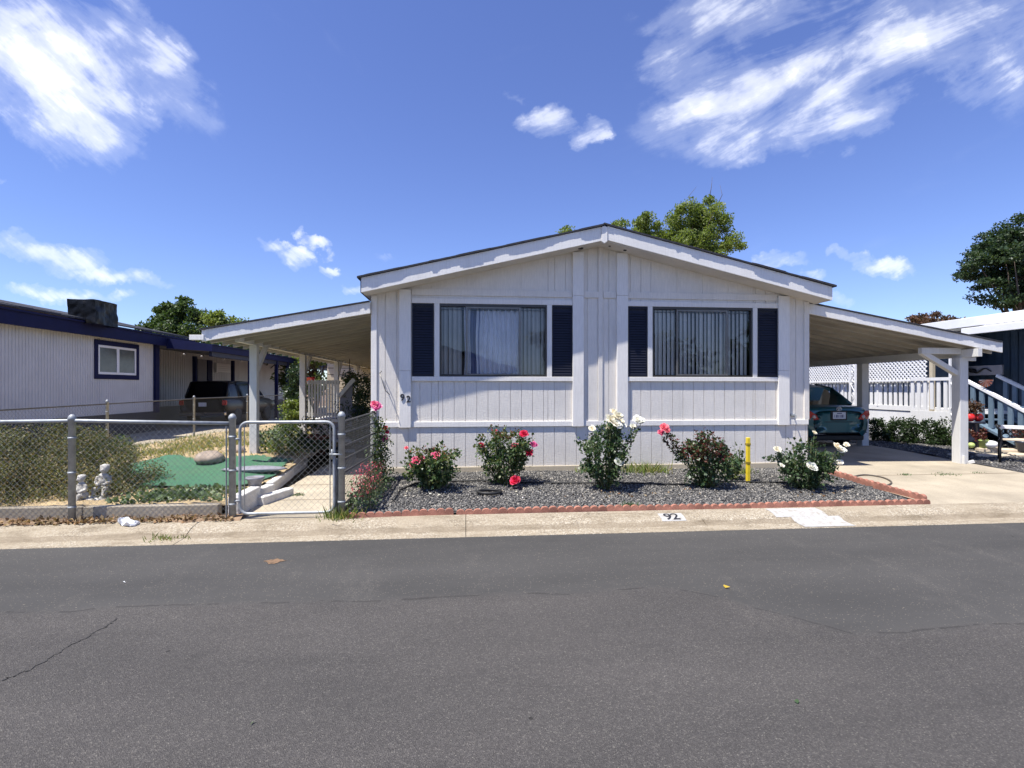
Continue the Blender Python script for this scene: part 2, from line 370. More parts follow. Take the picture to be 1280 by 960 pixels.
PT = {k: leafmat('petal_' + k, c, .3, .45, 8) for k, c in {
    'pink': [(.70, .06, .20), (.78, .16, .30), (.80, .34, .42)], 'red': [(.52, .010, .035), (.64, .02, .07), (.60, .04, .13)],
    'white': [(.85, .85, .82), (.86, .86, .85), (.84, .82, .76)], 'cream': [(.82, .74, .58), (.86, .81, .70), (.87, .85, .78)],
    'magenta': [(.72, .10, .36), (.80, .30, .50), (.62, .04, .25)], 'coral': [(.74, .13, .19), (.80, .28, .30), (.70, .09, .16)]}.items()}

# ------------------------------------------------------------------ foliage
def leaf_arrays(C, L, rg, wide=.62, up=.25, outward=None, fold=.18):
    n = len(C); L = np.broadcast_to(np.asarray(L, float), (n,))[:, None]
    d = rg.normal(size=(n, 3)); d[:, 2] += up
    if outward is not None: d += outward
    d /= np.linalg.norm(d, axis=1, keepdims=True) + 1e-9
    s = np.cross(d, rg.normal(size=(n, 3))); s /= np.linalg.norm(s, axis=1, keepdims=True) + 1e-9
    nn = np.cross(s, d); w = L*wide/2
    V = np.stack([C, C + d*L*.45 + s*w + nn*L*fold, C + d*L, C + d*L*.45 - s*w + nn*L*fold], 1).reshape(-1, 3)
    return V, np.arange(4*n).reshape(-1, 4)
def foliage(name, C, L, m, parent=None, rg=None, **k):
    V, Q = leaf_arrays(np.asarray(C, float), L, rg or rng, **k)
    return np_mesh(name, V, Q, m, parent)
def clumps(centers, radii, n, rg, shell=.55):
    """n points spread over clumps, denser towards each clump's skin."""
    centers = np.asarray(centers, float); radii = np.asarray(radii, float)
    if radii.ndim == 1: radii = np.repeat(radii[:, None], 3, 1)
    k = rg.integers(0, len(centers), n); d = rg.normal(size=(n, 3)); d /= np.linalg.norm(d, axis=1, keepdims=True)
    r = rg.random(n)**(shell)
    return centers[k] + d*radii[k]*r[:, None]
def make_tree(name, label, base, top, crown, nclump, nleaf, leaf, m, group=None, trunk_r=.16, seed=1, cr=.7, flat=1., cat='tree', bare=0):
    """crown: list of (cx, cy, cz, rx, ry, rz) lobes in world coordinates."""
    rg = np.random.default_rng(seed); rr = random.Random(seed)
    t = thing(name, label, cat, base, group)
    lob = np.asarray(crown, float); vol = lob[:, 3]*lob[:, 4]*lob[:, 5]
    k = rg.choice(len(lob), nclump, p=vol/vol.sum())
    d = rg.normal(size=(nclump, 3)); d /= np.linalg.norm(d, axis=1, keepdims=True)
    C = lob[k, :3] + d*lob[k, 3:]*(rg.random(nclump)**.45)[:, None]
    rad = cr*rg.uniform(.55, 1.25, nclump); rad = np.stack([rad, rad, rad*.7*flat], 1)
    P = clumps(C, rad, nleaf, rg, .5)
    foliage('crown', P, leaf*rg.uniform(.6, 1.3, nleaf), m, t, rg, up=.1)
    b = MB(); bx = Vector(base); tp = Vector(top)
    path = [bx.lerp(tp, i/6) + Vector((rr.uniform(-1, 1), rr.uniform(-1, 1), 0))*trunk_r*(.7 if 0 < i < 6 else 0) for i in range(7)]
    b.tube(path, [trunk_r*(1.25-.85*i/6) for i in range(7)], 8)
    for i in range(min(nclump, 34)):
        c = Vector(C[i]); s = path[rr.choice((2, 3, 4, 5))]; mid = s.lerp(c, .5) + Vector((rr.uniform(-.3, .3), rr.uniform(-.3, .3), rr.uniform(-.1, .4)))
        b.tube([s, mid, c], [trunk_r*.35, trunk_r*.2, .012], 5)
    for i in range(bare):
        c = Vector(C[int(np.argsort(-C[:, 2])[i])]); b.tube([c, c + Vector((rr.uniform(-.5, .5), 0, .9)), c + Vector((rr.uniform(-.8, .8), 0, 1.6))], [.03, .018, .006], 4)
    b.build('trunk', MT['bark'], t, sm=True)
    return t
def make_shrub(name, label, cat, base, rad, n, leaf, m, group=None, seed=1, nclump=40, cr=.2, stems=8, stem_mat=None, low=.0):
    rg = np.random.default_rng(seed); rr = random.Random(seed); t = thing(name, label, cat, base, group)
    d = rg.normal(size=(nclump, 3)); d[:, 2] = np.abs(d[:, 2])*1.2 - low; d /= np.linalg.norm(d, axis=1, keepdims=True)
    C = np.array(base) + d*np.array(rad)*(rg.random(nclump)**.35)[:, None]
    C[:, 2] = np.maximum(C[:, 2], base[2] + cr*.5)
    P = clumps(C, cr*rg.uniform(.6, 1.2, nclump), n, rg, .5); P[:, 2] = np.maximum(P[:, 2], base[2] + .01)
    foliage('foliage', P, leaf*rg.uniform(.6, 1.3, n), m, t, rg)
    b = MB()
    for i in range(stems):
        c = Vector(C[i]); s = Vector(base) + Vector((rr.uniform(-.08, .08), rr.uniform(-.08, .08), 0)); b.tube([s, s.lerp(c, .5) + Vector((0, 0, .05)), c], [.012, .008, .004], 5)
    b.build('stem', stem_mat or MT['bark'], t, sm=True)
    return t
def flower_mesh(b, c, r, facing, rr):
    """a rose head: whorls of cupped petals round a tight middle."""
    f = Vector(facing).normalized(); a = f.cross(Vector((.3, .2, 1))).normalized(); e = f.cross(a)
    c = Vector(c)
    for ring, (k, tilt, sc) in enumerate(((3, .15, .45), (5, .5, .7), (6, .95, .92), (7, 1.3, 1.05))):
        for i in range(k):
            w = 2*math.pi*(i + .5*ring)/k + rr.uniform(-.2, .2); out = a*math.cos(w) + e*math.sin(w); sd = f.cross(out)
            L = r*.88*sc*rr.uniform(.85, 1.15); tl = tilt + rr.uniform(-.15, .15)
            dr = f*math.cos(tl) + out*math.sin(tl); p0 = c + out*r*.06
            p1 = p0 + dr*L*.6 + out*r*.08; p2 = p0 + dr*L + out*r*.12*ring*.5; wd = r*.42*(.7+.2*ring)
            b.face([p0, p1 + sd*wd, p1 + f*.02*r, p1 - sd*wd]); b.face([p1 + sd*wd, p2 + sd*wd*.55, p2 + f*r*.06, p1 + f*.02*r]); b.face([p1 + f*.02*r, p2 + f*r*.06, p2 - sd*wd*.55, p1 - sd*wd])
def rose_bush(label, base, w, h, nleaf, m, flowers, seed, canes=9, leaf=.045, extra=None, bottom=.12, name='rose_bush', shape=.8):
    """flowers: (dx, dy, z above base, radius, petal key)."""
    rg = np.random.default_rng(seed); rr = random.Random(seed); B = Vector(base)
    t = thing(name, label, 'rose bush', base)
    b = MB(); P = []; tips = []
    for i in range(canes):
        a = 2*math.pi*i/canes + rr.uniform(-.4, .4); sp = rr.uniform(.25, 1)*w/2; hh = h*rr.uniform(.62, .98)*(1-.25*(sp/(w/2))**2)
        s = B + Vector((math.cos(a)*.04, math.sin(a)*.04, -.02)); e = B + Vector((math.cos(a)*sp, math.sin(a)*sp*.8, hh))
        mid = s.lerp(e, .5) + Vector((math.cos(a)*sp*.15, math.sin(a)*sp*.15, -.02))
        pth = [s, s.lerp(mid, .5), mid, mid.lerp(e, .5), e]; b.tube(pth, [.011, .010, .008, .006, .004], 5); tips.append(e)
        for j in range(20):
            q = rr.uniform(.08, 1.0); c = s.lerp(mid, q*2) if q < .5 else mid.lerp(e, q*2-1)
            P.append((c, .08 + .10*rr.random()))
        for j in range(4):
            q = rr.uniform(.35, .95); c = s.lerp(mid, q*2) if q < .5 else mid.lerp(e, q*2-1)
            e2 = c + Vector((rr.uniform(-1, 1)*w*.2, rr.uniform(-1, 1)*w*.18, rr.uniform(.0, .18)*h)); b.tube([c, c.lerp(e2, .5) + Vector((0, 0, .02)), e2], [.005, .004, .003], 4)
            for k in range(4): P.append((c.lerp(e2, .4 + .2*k), .07))
    for (dx, dy, z, r, k) in flowers:
        e = B + Vector((dx, dy, z - r*.5)); s = B + Vector((dx*.45, dy*.45, z*.45)); b.tube([s, s.lerp(e, .5) + Vector((dx*.06, 0, .01)), e], [.006, .005, .004], 5)
        for k2 in range(7): P.append((s.lerp(e, .1 + .12*k2), .05))
    C = np.array([c for c, _ in P]); rad = np.array([r for _, r in P])
    nleaf = int(nleaf*1.75); Q = clumps(C, rad, nleaf, rg, .6); Q = Q[Q[:, 2] > B.z + bottom*h*rg.random(len(Q))]
    out = (Q - np.array(B) - np.array((0, 0, h*.4))); out /= np.linalg.norm(out, axis=1, keepdims=True) + 1e-6
    foliage('foliage', Q, leaf*rg.uniform(.55, 1.25, len(Q)), m, t, rg, wide=.78, outward=out*.8)
    if extra:
        m2, n2, zlo = extra
        T = np.array([p for p in Q if p[2] > B.z + zlo*h]); n2 = int(n2*1.7); T = T[rg.integers(0, len(T), n2)] + rg.normal(0, .02, (n2, 3))
        foliage('young_foliage', T, leaf*.85*rg.uniform(.6, 1.2, n2), m2, t, rg, wide=.7)
    b.build('cane', MT['stem'], t, sm=True)
    for (dx, dy, z, r, k) in flowers:
        fb = MB(); flower_mesh(fb, B + Vector((dx, dy, z)), r, (rr.uniform(-.4, .4), -.7, .8), rr); fb.build('flower', PT[k], t)
    return t
def tuft(label, c, w, h, n, seed, m=None, name='grass_tuft', group=None):
    rg = np.random.default_rng(seed); t = []
    base = np.array(c) + np.stack([rg.normal(0, w/3, n), rg.normal(0, w/5, n), np.zeros(n)], 1)
    d = rg.normal(0, .45, (n, 3)); d[:, 2] = 1; d /= np.linalg.norm(d, axis=1, keepdims=True)
    L = h*rg.uniform(.4, 1.1, n)[:, None]; s = np.cross(d, rg.normal(size=(n, 3))); s /= np.linalg.norm(s, axis=1, keepdims=True); s *= .006
    V = np.stack([base - s, base + s, base + d*L*.6 + s*.8, base + d*L + np.array((0, 0, -.15))*L*.6], 1).reshape(-1, 3)
    o = np_mesh(name, V - np.array(c), np.arange(4*n).reshape(-1, 4), m or LF['grass']); o.location = c
    return tag(o, label, 'weeds', group)
# ================================================================== SETTING
def struct(o, label=None): return tag(o, label, None, None, 'structure')
ZR = 0.0
g = MB(); g.face([(-400, -120, -.06), (400, -120, -.06), (400, 700, -.06), (-400, 700, -.06)])
struct(g.build('ground', MT['soil']))
g = MB(); g.face([(-90, -14, 0), (90, -14, 0), (90, 5.69, 0), (-90, 5.69, 0)])
struct(g.build('road', MT['asphalt']))
# rolled kerb and gutter, cast in lengths with a joint between them
kp = [(5.68, -.05), (5.68, .006), (5.82, .010), (5.90, .020), (5.98, .062), (6.05, .088), (6.12, .10), (6.27, .108), (6.27, -.05)]
joints = [-60, -20, -9, -6.2, -3.06, .0, 2.86, 4.72, 6.55, 9.6, 12.7, 30, 60]
kb = MB()
for a, c in zip(joints[:-1], joints[1:]):
    nseg = max(1, int((c - a) / .25)) if c - a < 6 else 4
    kb.prism(kp, a + .0025, c - .0025, 'x')
o = kb.build('kerb', MT['kerb']); bevel(o, .004); struct(o)
# street side strip of soil at the foot of the yard fence
def zs(x, y): return .09 + .018*math.sin(3*x + 1.7*y) + .012*math.sin(9*x)
struct(grid('soil_strip_ground', -30, -2.62, 6.12, 6.52, 200, 5, lambda x, y: zs(x, y) + (.03 if y > 6.2 else -.012), MT['soil'], .006))
# driveway and walk
def zd(x, y): return .105 + .17*min(1, max(0, (y - 6.2)/4.8))
struct(grid('driveway', 6.14, 9.66, 6.27, 26, 8, 40, zd, MT['concrete']))
dj = MB()
for y in (8.05, 11.2, 14.5): dj.face([(6.2, y, zd(7, y) + .004), (9.6, y + .02, zd(7, y) + .004), (9.6, y + .035, zd(7, y) + .004), (6.2, y + .015, zd(7, y) + .004)])
struct(dj.build('driveway_joint_path', MT['soil']))
def zw(x, y): return .105 + .010*(y - 6.3)
struct(grid('garden_path', -2.72, -1.62, 6.27, 20, 6, 30, zw, MT['walk']))
wj = MB()
for y in (7.25, 8.3, 9.3, 10.4, 11.6): wj.face([(-2.7, y, zw(0, y) + .004), (-1.63, y, zw(0, y) + .004), (-1.63, y + .014, zw(0, y) + .004), (-2.7, y + .014, zw(0, y) + .004)])
struct(wj.build('garden_path_joint_surface', MT['soil']))
# raised left yard
def zy(x, y):
    a = min(1, max(0, (y - 6.5)/3.0)); m_ = math.exp(-((x + 4.4)/1.5)**2 - ((y - 10.2)/1.5)**2)
    edge = min(1, max(0, (x + 8.25)/.8)); back = min(1, max(0, (24 - y)/6))
    return .10 + edge*(.15 + .06*a*back + .20*m_) + .012*math.sin(5*x)*math.sin(4*y)
struct(grid('yard_soil_ground', -8.15, -2.9, 6.45, 24, 70, 170, zy, MT['drystraw'], .008))
# artificial turf laid over the soil
poly = [(-5.05, 7.5), (-4.2, 7.34), (-3.3, 7.36), (-2.95, 7.42), (-2.96, 8.4), (-3.08, 9.35), (-3.6, 9.45), (-4.0, 9.15), (-4.45, 9.0), (-4.9, 9.35), (-5.3, 9.6), (-5.55, 9.0), (-5.4, 8.1)]
def inside(x, y, P):
    c = False
    for i in range(len(P)):
        (x1, y1), (x2, y2) = P[i], P[i-1]
        if (y1 > y) != (y2 > y) and x < (x2-x1)*(y-y1)/(y2-y1) + x1: c = not c
    return c
V = []; Q = []; idx = {}; sx_, sy_ = .06, .06
for i in range(48):
    for j in range(42):
        x, y = -5.7 + i*sx_, 7.25 + j*sy_
        if inside(x + .03, y + .03, poly):
            q = []
            for a, c in ((0, 0), (1, 0), (1, 1), (0, 1)):
                k = (i+a, j+c)
                if k not in idx:
                    xx, yy = -5.7 + k[0]*sx_, 7.25 + k[1]*sy_; idx[k] = len(V)
                    V.append((xx + .02*math.sin(7*yy), yy + .02*math.sin(8*xx), zy(xx, yy) + .035 + .012*math.sin(6*xx + 2*yy)))
                q.append(idx[k])
            Q.append(q)
o = np_mesh('artificial_turf', V, Q, MT['turf'], None, True); tag(o, None, None, None, 'structure')
# neighbour drive on the left, gravel yard on the right, back land
g = MB(); g.face([(-14.5, 6.27, .07), (-8.2, 6.27, .07), (-8.2, 46, .07), (-14.5, 46, .07)]); struct(g.build('neighbour_driveway', MT['concrete']))
def zg(x, y): return .10 + .16*min(1, max(0, (y - 6.3)/4)) + .008*math.sin(7*x)*math.cos(6*y)
struct(grid('side_gravel_ground', 9.70, 18, 6.27, 26, 60, 90, zg, MT['gravelbase'], .01))
g = MB(); g.face([(-90, 24, .02), (-8, 24, .02), (-8, 24, .02), (-8, 120, .02), (-90, 120, .02)]) if False else None
# gravel bed in front of the house: a shaped base and thousands of loose crushed stones
BX0, BX1 = -1.46, 6.05
def zb(x, y):
    t = min(1, max(0, (y - 6.32)/1.9)); return .115 + .105*t + .010*math.sin(2.1*x)*math.sin(3*y)
struct(grid('gravel_bed_ground', BX0, BX1, 6.33, 8.74, 120, 40, zb, MT['gravelbase'], .004))
def stones(name, n, x0, x1, y0, y1, zf, r, seed, ok=None):
    rg = np.random.default_rng(seed)
    P = np.stack([rg.uniform(x0, x1, n), rg.uniform(y0, y1, n)], 1)
    if ok is not None: P = P[[ok(a, c) for a, c in P]]
    n = len(P); z = np.array([zf(a, c) for a, c in P]) + rg.uniform(0, r*.8, n)
    u = np.array([(1,0,0),(0,1,0),(-1,0,0),(0,-1,0),(.3,.2,1),(-.2,-.3,-1)], float)
    S = r*rg.uniform(.45, 1.35, (n, 1, 1))*rg.uniform(.55, 1.2, (n, 6, 1)); W = u[None] * S
    a = rg.uniform(0, 2*np.pi, n); ca, sa = np.cos(a), np.sin(a); t = rg.uniform(-.9, .9, n); ct, st = np.cos(t), np.sin(t)
    x = W[..., 0]*ca[:, None] - W[..., 1]*sa[:, None]; y = W[..., 0]*sa[:, None] + W[..., 1]*ca[:, None]; zz = W[..., 2]*.75
    y2 = y*ct[:, None] - zz*st[:, None]; z2 = y*st[:, None] + zz*ct[:, None]
    V = np.stack([x + P[:, None, 0], y2 + P[:, None, 1], z2 + z[:, None]], -1).reshape(-1, 3)
    T = np.array([(0,1,4),(1,2,4),(2,3,4),(3,0,4),(1,0,5),(2,1,5),(3,2,5),(0,3,5)])
    Fc = (T[None] + 6*np.arange(n)[:, None, None]).reshape(-1, 3)
    o = np_mesh(name, V, Fc, MT['stones']); return tag(o, None, None, None, 'stuff')
bed_ok = lambda x, y: x > -1.42 + .06*math.sin(4*y) and x < 6.0
stones('crushed_gravel', 42000, BX0, BX1, 6.36, 8.72, zb, .017, 3, bed_ok)
stones('side_gravel', 9000, 9.74, 13.5, 7.6, 12.4, zg, .02, 5)

# ================================================================== MAIN HOUSE
Y0 = 8.7; XL, XR = X(465.5, Y0), X(1009.5, Y0); XC = 2.28; YF = 8.30; YB = 25.0
XFL, XFR = -1.655, 6.285                     # ends of the gable fascia
SL = .2365
def zbot(x): return 3.165 + SL*(x - XFL) if x < XC else 3.165 + SL*(XFR - x) + .0*(x)   # underside of the roof
def XW(px): return X(px, Y0)
def ZW(px, py): return Z(px, py, Y0)
zband0 = .5*(ZW(515, 533.6) + ZW(972, 531.1)); zband1 = zband0 + .088
zsill0 = .5*(ZW(600, 475.8) + ZW(880, 477.3)); zsill1 = zsill0 + .075
zhead0 = .5*(ZW(515, 379.5) + ZW(971, 385.2)); zhead1 = zhead0 + .085
ZB0 = .20
house = thing('mobile_home', 'pale grey wooden mobile home with two shuttered windows and a low white gable', 'house', (XC, 9.5, .1))
def grooved(xs, z0, ztop, y, mb, depth=.011, gw=.010):
    """vertical boards with cut grooves between them."""
    for a, c in zip(xs[:-1], xs[1:]):
        a2, c2 = a + gw/2, c - gw/2
        mb.face([(a2, y, z0), (c2, y, z0), (c2, y, ztop(c2)), (a2, y, ztop(a2))])
        mb.face([(c2, y, z0), (c2, y+depth, z0), (c2, y+depth, ztop(c2)), (c2, y, ztop(c2))])
        mb.face([(c2, y+depth, z0), (c+gw/2, y+depth, z0), (c+gw/2, y+depth, ztop(c)), (c2, y+depth, ztop(c2))])
        mb.face([(c+gw/2, y+depth, z0), (c+gw/2, y, z0), (c+gw/2, y, ztop(c)), (c+gw/2, y+depth, ztop(c))])
pl = list(np.arange(XL + .02, XR, .1905)) + [XR]
wins = []                                                    # the two window openings (x0, x1, z0, z1)
for pa, pb in ((549.5, 683.5), (815, 940)): wins.append((XW(pa), XW(pb), zsill1, zhead0))
w = MB()
w2 = MB()
def wall_cols(mb, x0, x1, z0, zt):
    xs = [x0] + [p for p in pl if x0 + .03 < p < x1 - .03] + [x1]; grooved(xs, z0, zt, Y0, mb)
full = lambda x: zbot(x) + .02
zb_ = zband0 + .01
segs = [XL, wins[0][0] - .02, wins[0][1] + .02, wins[1][0] - .02, wins[1][1] + .02, XR]
for i in range(5):
    if i in (1, 3):
        wall_cols(w, segs[i], segs[i+1], zb_, lambda x: zsill1 - .03); 
        xs = list(np.linspace(segs[i], segs[i+1], 5)); grooved(xs, zhead0 + .03, full, Y0, w, .006, .006)
    else: wall_cols(w, segs[i], segs[i+1], zb_, full)
for x in (XL, XR): w.face([(x, Y0, .12), (x, YB, .12), (x, YB, zbot(x)+.02), (x, Y0, zbot(x)+.02)])
w.face([(XL, YB, .12), (XR, YB, .12), (XR, YB, 3.2), (XC, YB, 4.1), (XL, YB, 3.2)])
w.build('wall', MT['siding'], house)
wall_cols(w2, XL, XR, .30, lambda x: zband0 + .012); w2.build('skirting', MT['siding'], house)
bb = MB(); bb.box(XL - .004, XR + .004, Y0 - .018, Y0 + .05, .14, .315); bb.build('base_board', MT['cream'], house, bev=.004)
# room behind the windows
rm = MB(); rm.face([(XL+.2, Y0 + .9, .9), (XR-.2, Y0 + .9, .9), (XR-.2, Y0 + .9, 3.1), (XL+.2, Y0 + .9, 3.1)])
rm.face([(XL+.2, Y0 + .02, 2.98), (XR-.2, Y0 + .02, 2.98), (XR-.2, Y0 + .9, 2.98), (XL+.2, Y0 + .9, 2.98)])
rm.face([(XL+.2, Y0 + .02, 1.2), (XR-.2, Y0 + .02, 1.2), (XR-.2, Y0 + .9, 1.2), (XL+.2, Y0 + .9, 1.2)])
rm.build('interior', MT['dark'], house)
# belt board, batten above the windows
bt = MB(); bt.box(XL - .005, XR + .005, Y0 - .024, Y0 - .0005, zband0, zband1); bt.build('belt_board', MT['trim'], house, bev=.003)
def zt_(px, py): return ZW(px, py)
zf0, zf1 = .5*(ZW(600, 370) + ZW(880, 375)), .5*(ZW(600, 361.5) + ZW(880, 367.5))
ft = MB()
for a, c in ((514.5, 715), (729, 748), (754, 770), (784, 971)): ft.box(XW(a) + .002, XW(c) - .002, Y0 - .020, Y0 - .001, zf0, zf1)
ft.build('frieze_board', MT['siding'], house, bev=.003)
vb = MB(); vb.box(XW(747.5), XW(753), Y0 - .021, Y0 - .0015, zband1 + .001, zbot(XC) - .01); vb.build('centre_batten', MT['siding'], house, bev=.003)
for a, c in ((499.5, 514), (715.3, 729), (770.3, 784), (971.3, 985)):
    x0, x1 = XW(a), XW(c); p = MB(); zt = min(zbot(x0), zbot(x1))
    split_ = ZW(.5*(a+c), 463.5) if a in (499.5, 971.3) else ZW(.5*(a+c), 370)
    p.box(x0, x1, Y0 - .052, Y0 - .002, zband0 - .006, split_ - .0015); p.box(x0, x1, Y0 - .0525, Y0 - .002, split_ + .0015, zt + .0)
    p.build('vertical_board', MT['trim'], house, bev=.004)
cb = MB(); cb.box(XL - .02, XL + .075, Y0 - .022, Y0 + .07, zband1 + .001, zbot(XL)); cb.build('corner_board', MT['trim'], house, bev=.004)
cb = MB(); cb.box(XR - .075, XR + .02, Y0 - .022, Y0 + .07, zband1 + .001, zbot(XR)); cb.build('corner_board', MT['siding'], house, bev=.004)
for a in (): 
    q = MB(); q.box(XW(a), XW(a) + .012, Y0 - .010, Y0 - .001, zband1, zbot(XW(a))); q.build('batten', MT['siding'], house)
# windows
for wi, (x0, x1, z0, z1) in enumerate(wins):
    win = thing('window', None, None, (0, 0, 0)); win.parent = house; OFF[win] = OFF[house]
    bay0, bay1 = ((514.5, 715.3), (784, 971.3))[wi]
    bx0, bx1 = XW(bay0) + .001, XW(bay1) - .001
    t = MB(); t.box(bx0, bx1, Y0 - .030, Y0 - .001, zhead0, zhead1); t.build('head_trim', MT['trim'], win, bev=.003)
    t = MB(); t.box(bx0, bx1, Y0 - .034, Y0 - .001, zsill0, zsill1); t.build('sill', MT['trim'], win, bev=.003)
    for xx in (x0 - .085, x1): t = MB(); t.box(xx, xx + .085, Y0 - .031, Y0 - .001, zsill1 + .001, zhead0 - .001); t.build('side_trim', MT['trim'], win, bev=.003)
    fr = MB(); fw = .028
    fr.box(x0, x1, Y0 - .022, Y0 + .05, z0, z0 + fw); fr.box(x0, x1, Y0 - .022, Y0 + .05, z1 - fw*1.6, z1)
    fr.box(x0, x0 + fw, Y0 - .022, Y0 + .05, z0 + fw, z1 - fw*1.6); fr.box(x1 - fw, x1, Y0 - .022, Y0 + .05, z0 + fw, z1 - fw*1.6)
    fr.build('window_frame', MT['bronze'], win, bev=.002)
    ma, mb_ = ((583.5, 649.5), (846.5, 908.5))[wi]
    m0, m1 = XW(ma), XW(mb_); sv = .032
    sash = MB(); yy0, yy1 = Y0 - .012, Y0 + .012
    sash.box(m0 - sv/2, m0 + sv/2, yy0, yy1, z0 + fw, z1 - fw*1.6); sash.box(m1 - sv/2, m1 + sv/2, yy0, yy1, z0 + fw, z1 - fw*1.6)
    sash.box(m0 + sv/2, m1 - sv/2, yy0, yy1, z0 + fw, z0 + fw + .022); sash.box(m0 + sv/2, m1 - sv/2, yy0, yy1, z1 - fw*1.6 - .03, z1 - fw*1.6)
    sash.build('sliding_sash', MT['alum'], win, bev=.002)
    gl = MB(); gl.face([(m0, Y0 + .001, z0), (m1, Y0 + .001, z0), (m1, Y0 + .001, z1), (m0, Y0 + .001, z1)])
    for a, c in ((x0, m0), (m1, x1)): gl.face([(a, Y0 + .018, z0), (c, Y0 + .018, z0), (c, Y0 + .018, z1), (a, Y0 + .018, z1)])
    gl.build('pane', MT['glass'], win)
    bl = MB(); x = x0 + .03; rr = random.Random(5 + wi); sw = .086
    while x < x1 - .03:
        if wi == 0 and m0 - .05 < x < m1:
            if bl.f: bl.build('vertical_blind', MT['blind2'], win); bl = MB()
            x += .076; continue
        ang = R(rr.uniform(24, 44) if wi == 0 else rr.uniform(20, 42)); dx, dy = math.cos(ang)*sw/2, math.sin(ang)*sw/2
        yb = Y0 + .075; c_ = .008
        bl.face([(x-dx, yb-dy, z0+.04), (x, yb-c_, z0+.04), (x, yb-c_, z1-.05), (x-dx, yb-dy, z1-.05)])
        bl.face([(x, yb-c_, z0+.04), (x+dx, yb+dy, z0+.04), (x+dx, yb+dy, z1-.05), (x, yb-c_, z1-.05)])
        x += .074 + rr.uniform(-.006, .006)
    bl.build('vertical_blind', MT['blind2'] if wi == 0 else MT['blind'], win)
    if wi == 0:
        def drape(xa, xb, ya, m_, nm, amp, k):
            n = 90; xs = np.linspace(xa, xb, n+1); V = []; 
            for zi in range(7):
                zz = z0 + .03 + (z1 - z0 - .08)*zi/6
                for i_, xx in enumerate(xs): V.append((xx + .01*math.sin(zi + xx*9), ya + amp*math.sin(k*xx + .25*math.sin(zi*.9)) + amp*.5*math.sin(k*2.3*xx + 1), zz))
            i = np.arange(7*(n+1)).reshape(7, n+1); Q = np.stack([i[:-1, :-1], i[:-1, 1:], i[1:, 1:], i[1:, :-1]], -1).reshape(-1, 4)
            np_mesh(nm, V, Q, m_, win, True)
        drape(m0 - .02, m0 + .26*(m1-m0), Y0 + .15, MT['curtain2'], 'curtain', .028, 55)
        drape(m0 + .18*(m1-m0), m1 + .05, Y0 + .10, MT['curtain'], 'curtain', .036, 62)
        drape(m0 - .04, m0 + .07*(m1-m0), Y0 + .07, MT['curtain'], 'curtain', .02, 70)
# louvred shutters
for a, c in ((515.2, 542.2), (689.2, 715), (784.5, 808.5), (946, 970.8)):
    x0, x1 = XW(a) + .002, XW(c); s = MB(); y_ = Y0 - .028; z0, z1 = zsill1 + .004, zhead0 - .004
    s.box(x0, x0 + .02, y_, Y0 - .001, z0, z1); s.box(x1 - .02, x1, y_, Y0 - .001, z0, z1)
    for q in (z0, z1 - .04): s.box(x0 + .0202, x1 - .0202, y_ + .001, Y0 - .001, q, q + .04)
    n = 25
    for i in range(n):
        z = z0 + .042 + (z1 - z0 - .125)*i/n
        s.face([(x0 + .02, y_ + .004, z), (x1 - .02, y_ + .004, z), (x1 - .02, y_ + .022, z + .052), (x0 + .02, y_ + .022, z + .052)])
        s.face([(x0 + .02, y_ + .004, z), (x1 - .02, y_ + .004, z), (x1 - .02, y_ + .016, z - .004), (x0 + .02, y_ + .016, z - .004)])
    s.box(x0 + .021, x1 - .021, Y0 - .006, Y0 - .002, z0 + .041, z1 - .041)
    s.build('shutter', MT['shutter'], house)
# roof: soffit, fascia boards with a pointed block at the ridge, shingles that overhang by a ragged couple of centimetres
FH = .235
def roof_poly(x0, x1, za, zb_, th): return [(x0, za), (x1, zb_), (x1, zb_ + th), (x0, za + th)]
ZP = zbot(XC - 1e-6)
sf = MB(); sf.prism(roof_poly(XFL + .012, XC, zbot(XFL + .012), ZP, .05), YF + .03, YB + .3); sf.prism(roof_poly(XC, XFR - .012, ZP, zbot(XFR - .012), .05), YF + .03, YB + .3)
sf.build('soffit', MT['soffit'], house)
fa = MB(); fa.prism(roof_poly(XFL, XC - .055, zbot(XFL), zbot(XC - .055), FH), YF, YF + .028); fa.build('fascia', MT['fascia'], house, bev=.003)
fa = MB(); fa.prism(roof_poly(XC + .055, XFR, zbot(XC + .055), zbot(XFR), FH), YF, YF + .028); fa.build('fascia', MT['fascia'], house, bev=.003)
kb_ = MB(); kb_.prism([(XC - .05, ZP - .02), (XC, ZP - .055), (XC + .05, ZP - .02), (XC + .05, ZP + FH - .02), (XC, ZP + FH + .0), (XC - .05, ZP + FH - .02)], YF - .014, YF + .03); kb_.build('ridge_block', MT['fascia'], house, bev=.003)
for x0, x1 in ((XFL - .012, XFL), (XFR, XFR + .012)):
    q = MB(); q.box(x0, x1, YF + .001, YB + .3, zbot(XFL) - .0, zbot(XFL) + FH - .02); q.build('eave_board', MT['bronze'] if x0 < 0 else MT['fascia'], house)
def wander(n, rr, amp=.011):
    w = []; v = 0; tgt = 0
    for i in range(n):
        if rr.random() < .16: tgt = rr.uniform(-1, 1)*amp
        v += (tgt - v)*.6; w.append(v + rr.uniform(-1, 1)*.0012)
    return w
sh = MB(); rr = random.Random(3)
def shingle_side(xa, xb):
    n = 110; wv = wander(n, rr)
    for i in range(n):
        a = xa + (xb - xa)*i/n; c = xa + (xb - xa)*(i+1)/n; ov = .034 + wv[i]; th = .028 + .2*wv[i]
        sh.prism(roof_poly(min(a, c), max(a, c), zbot(min(a, c)) + FH + .004, zbot(max(a, c)) + FH + .004, th), YF - ov, YB + .4)
shingle_side(XFL - .06, XC); shingle_side(XC, XFR + .06)
sh.build('roof', MT['shingle'], house)
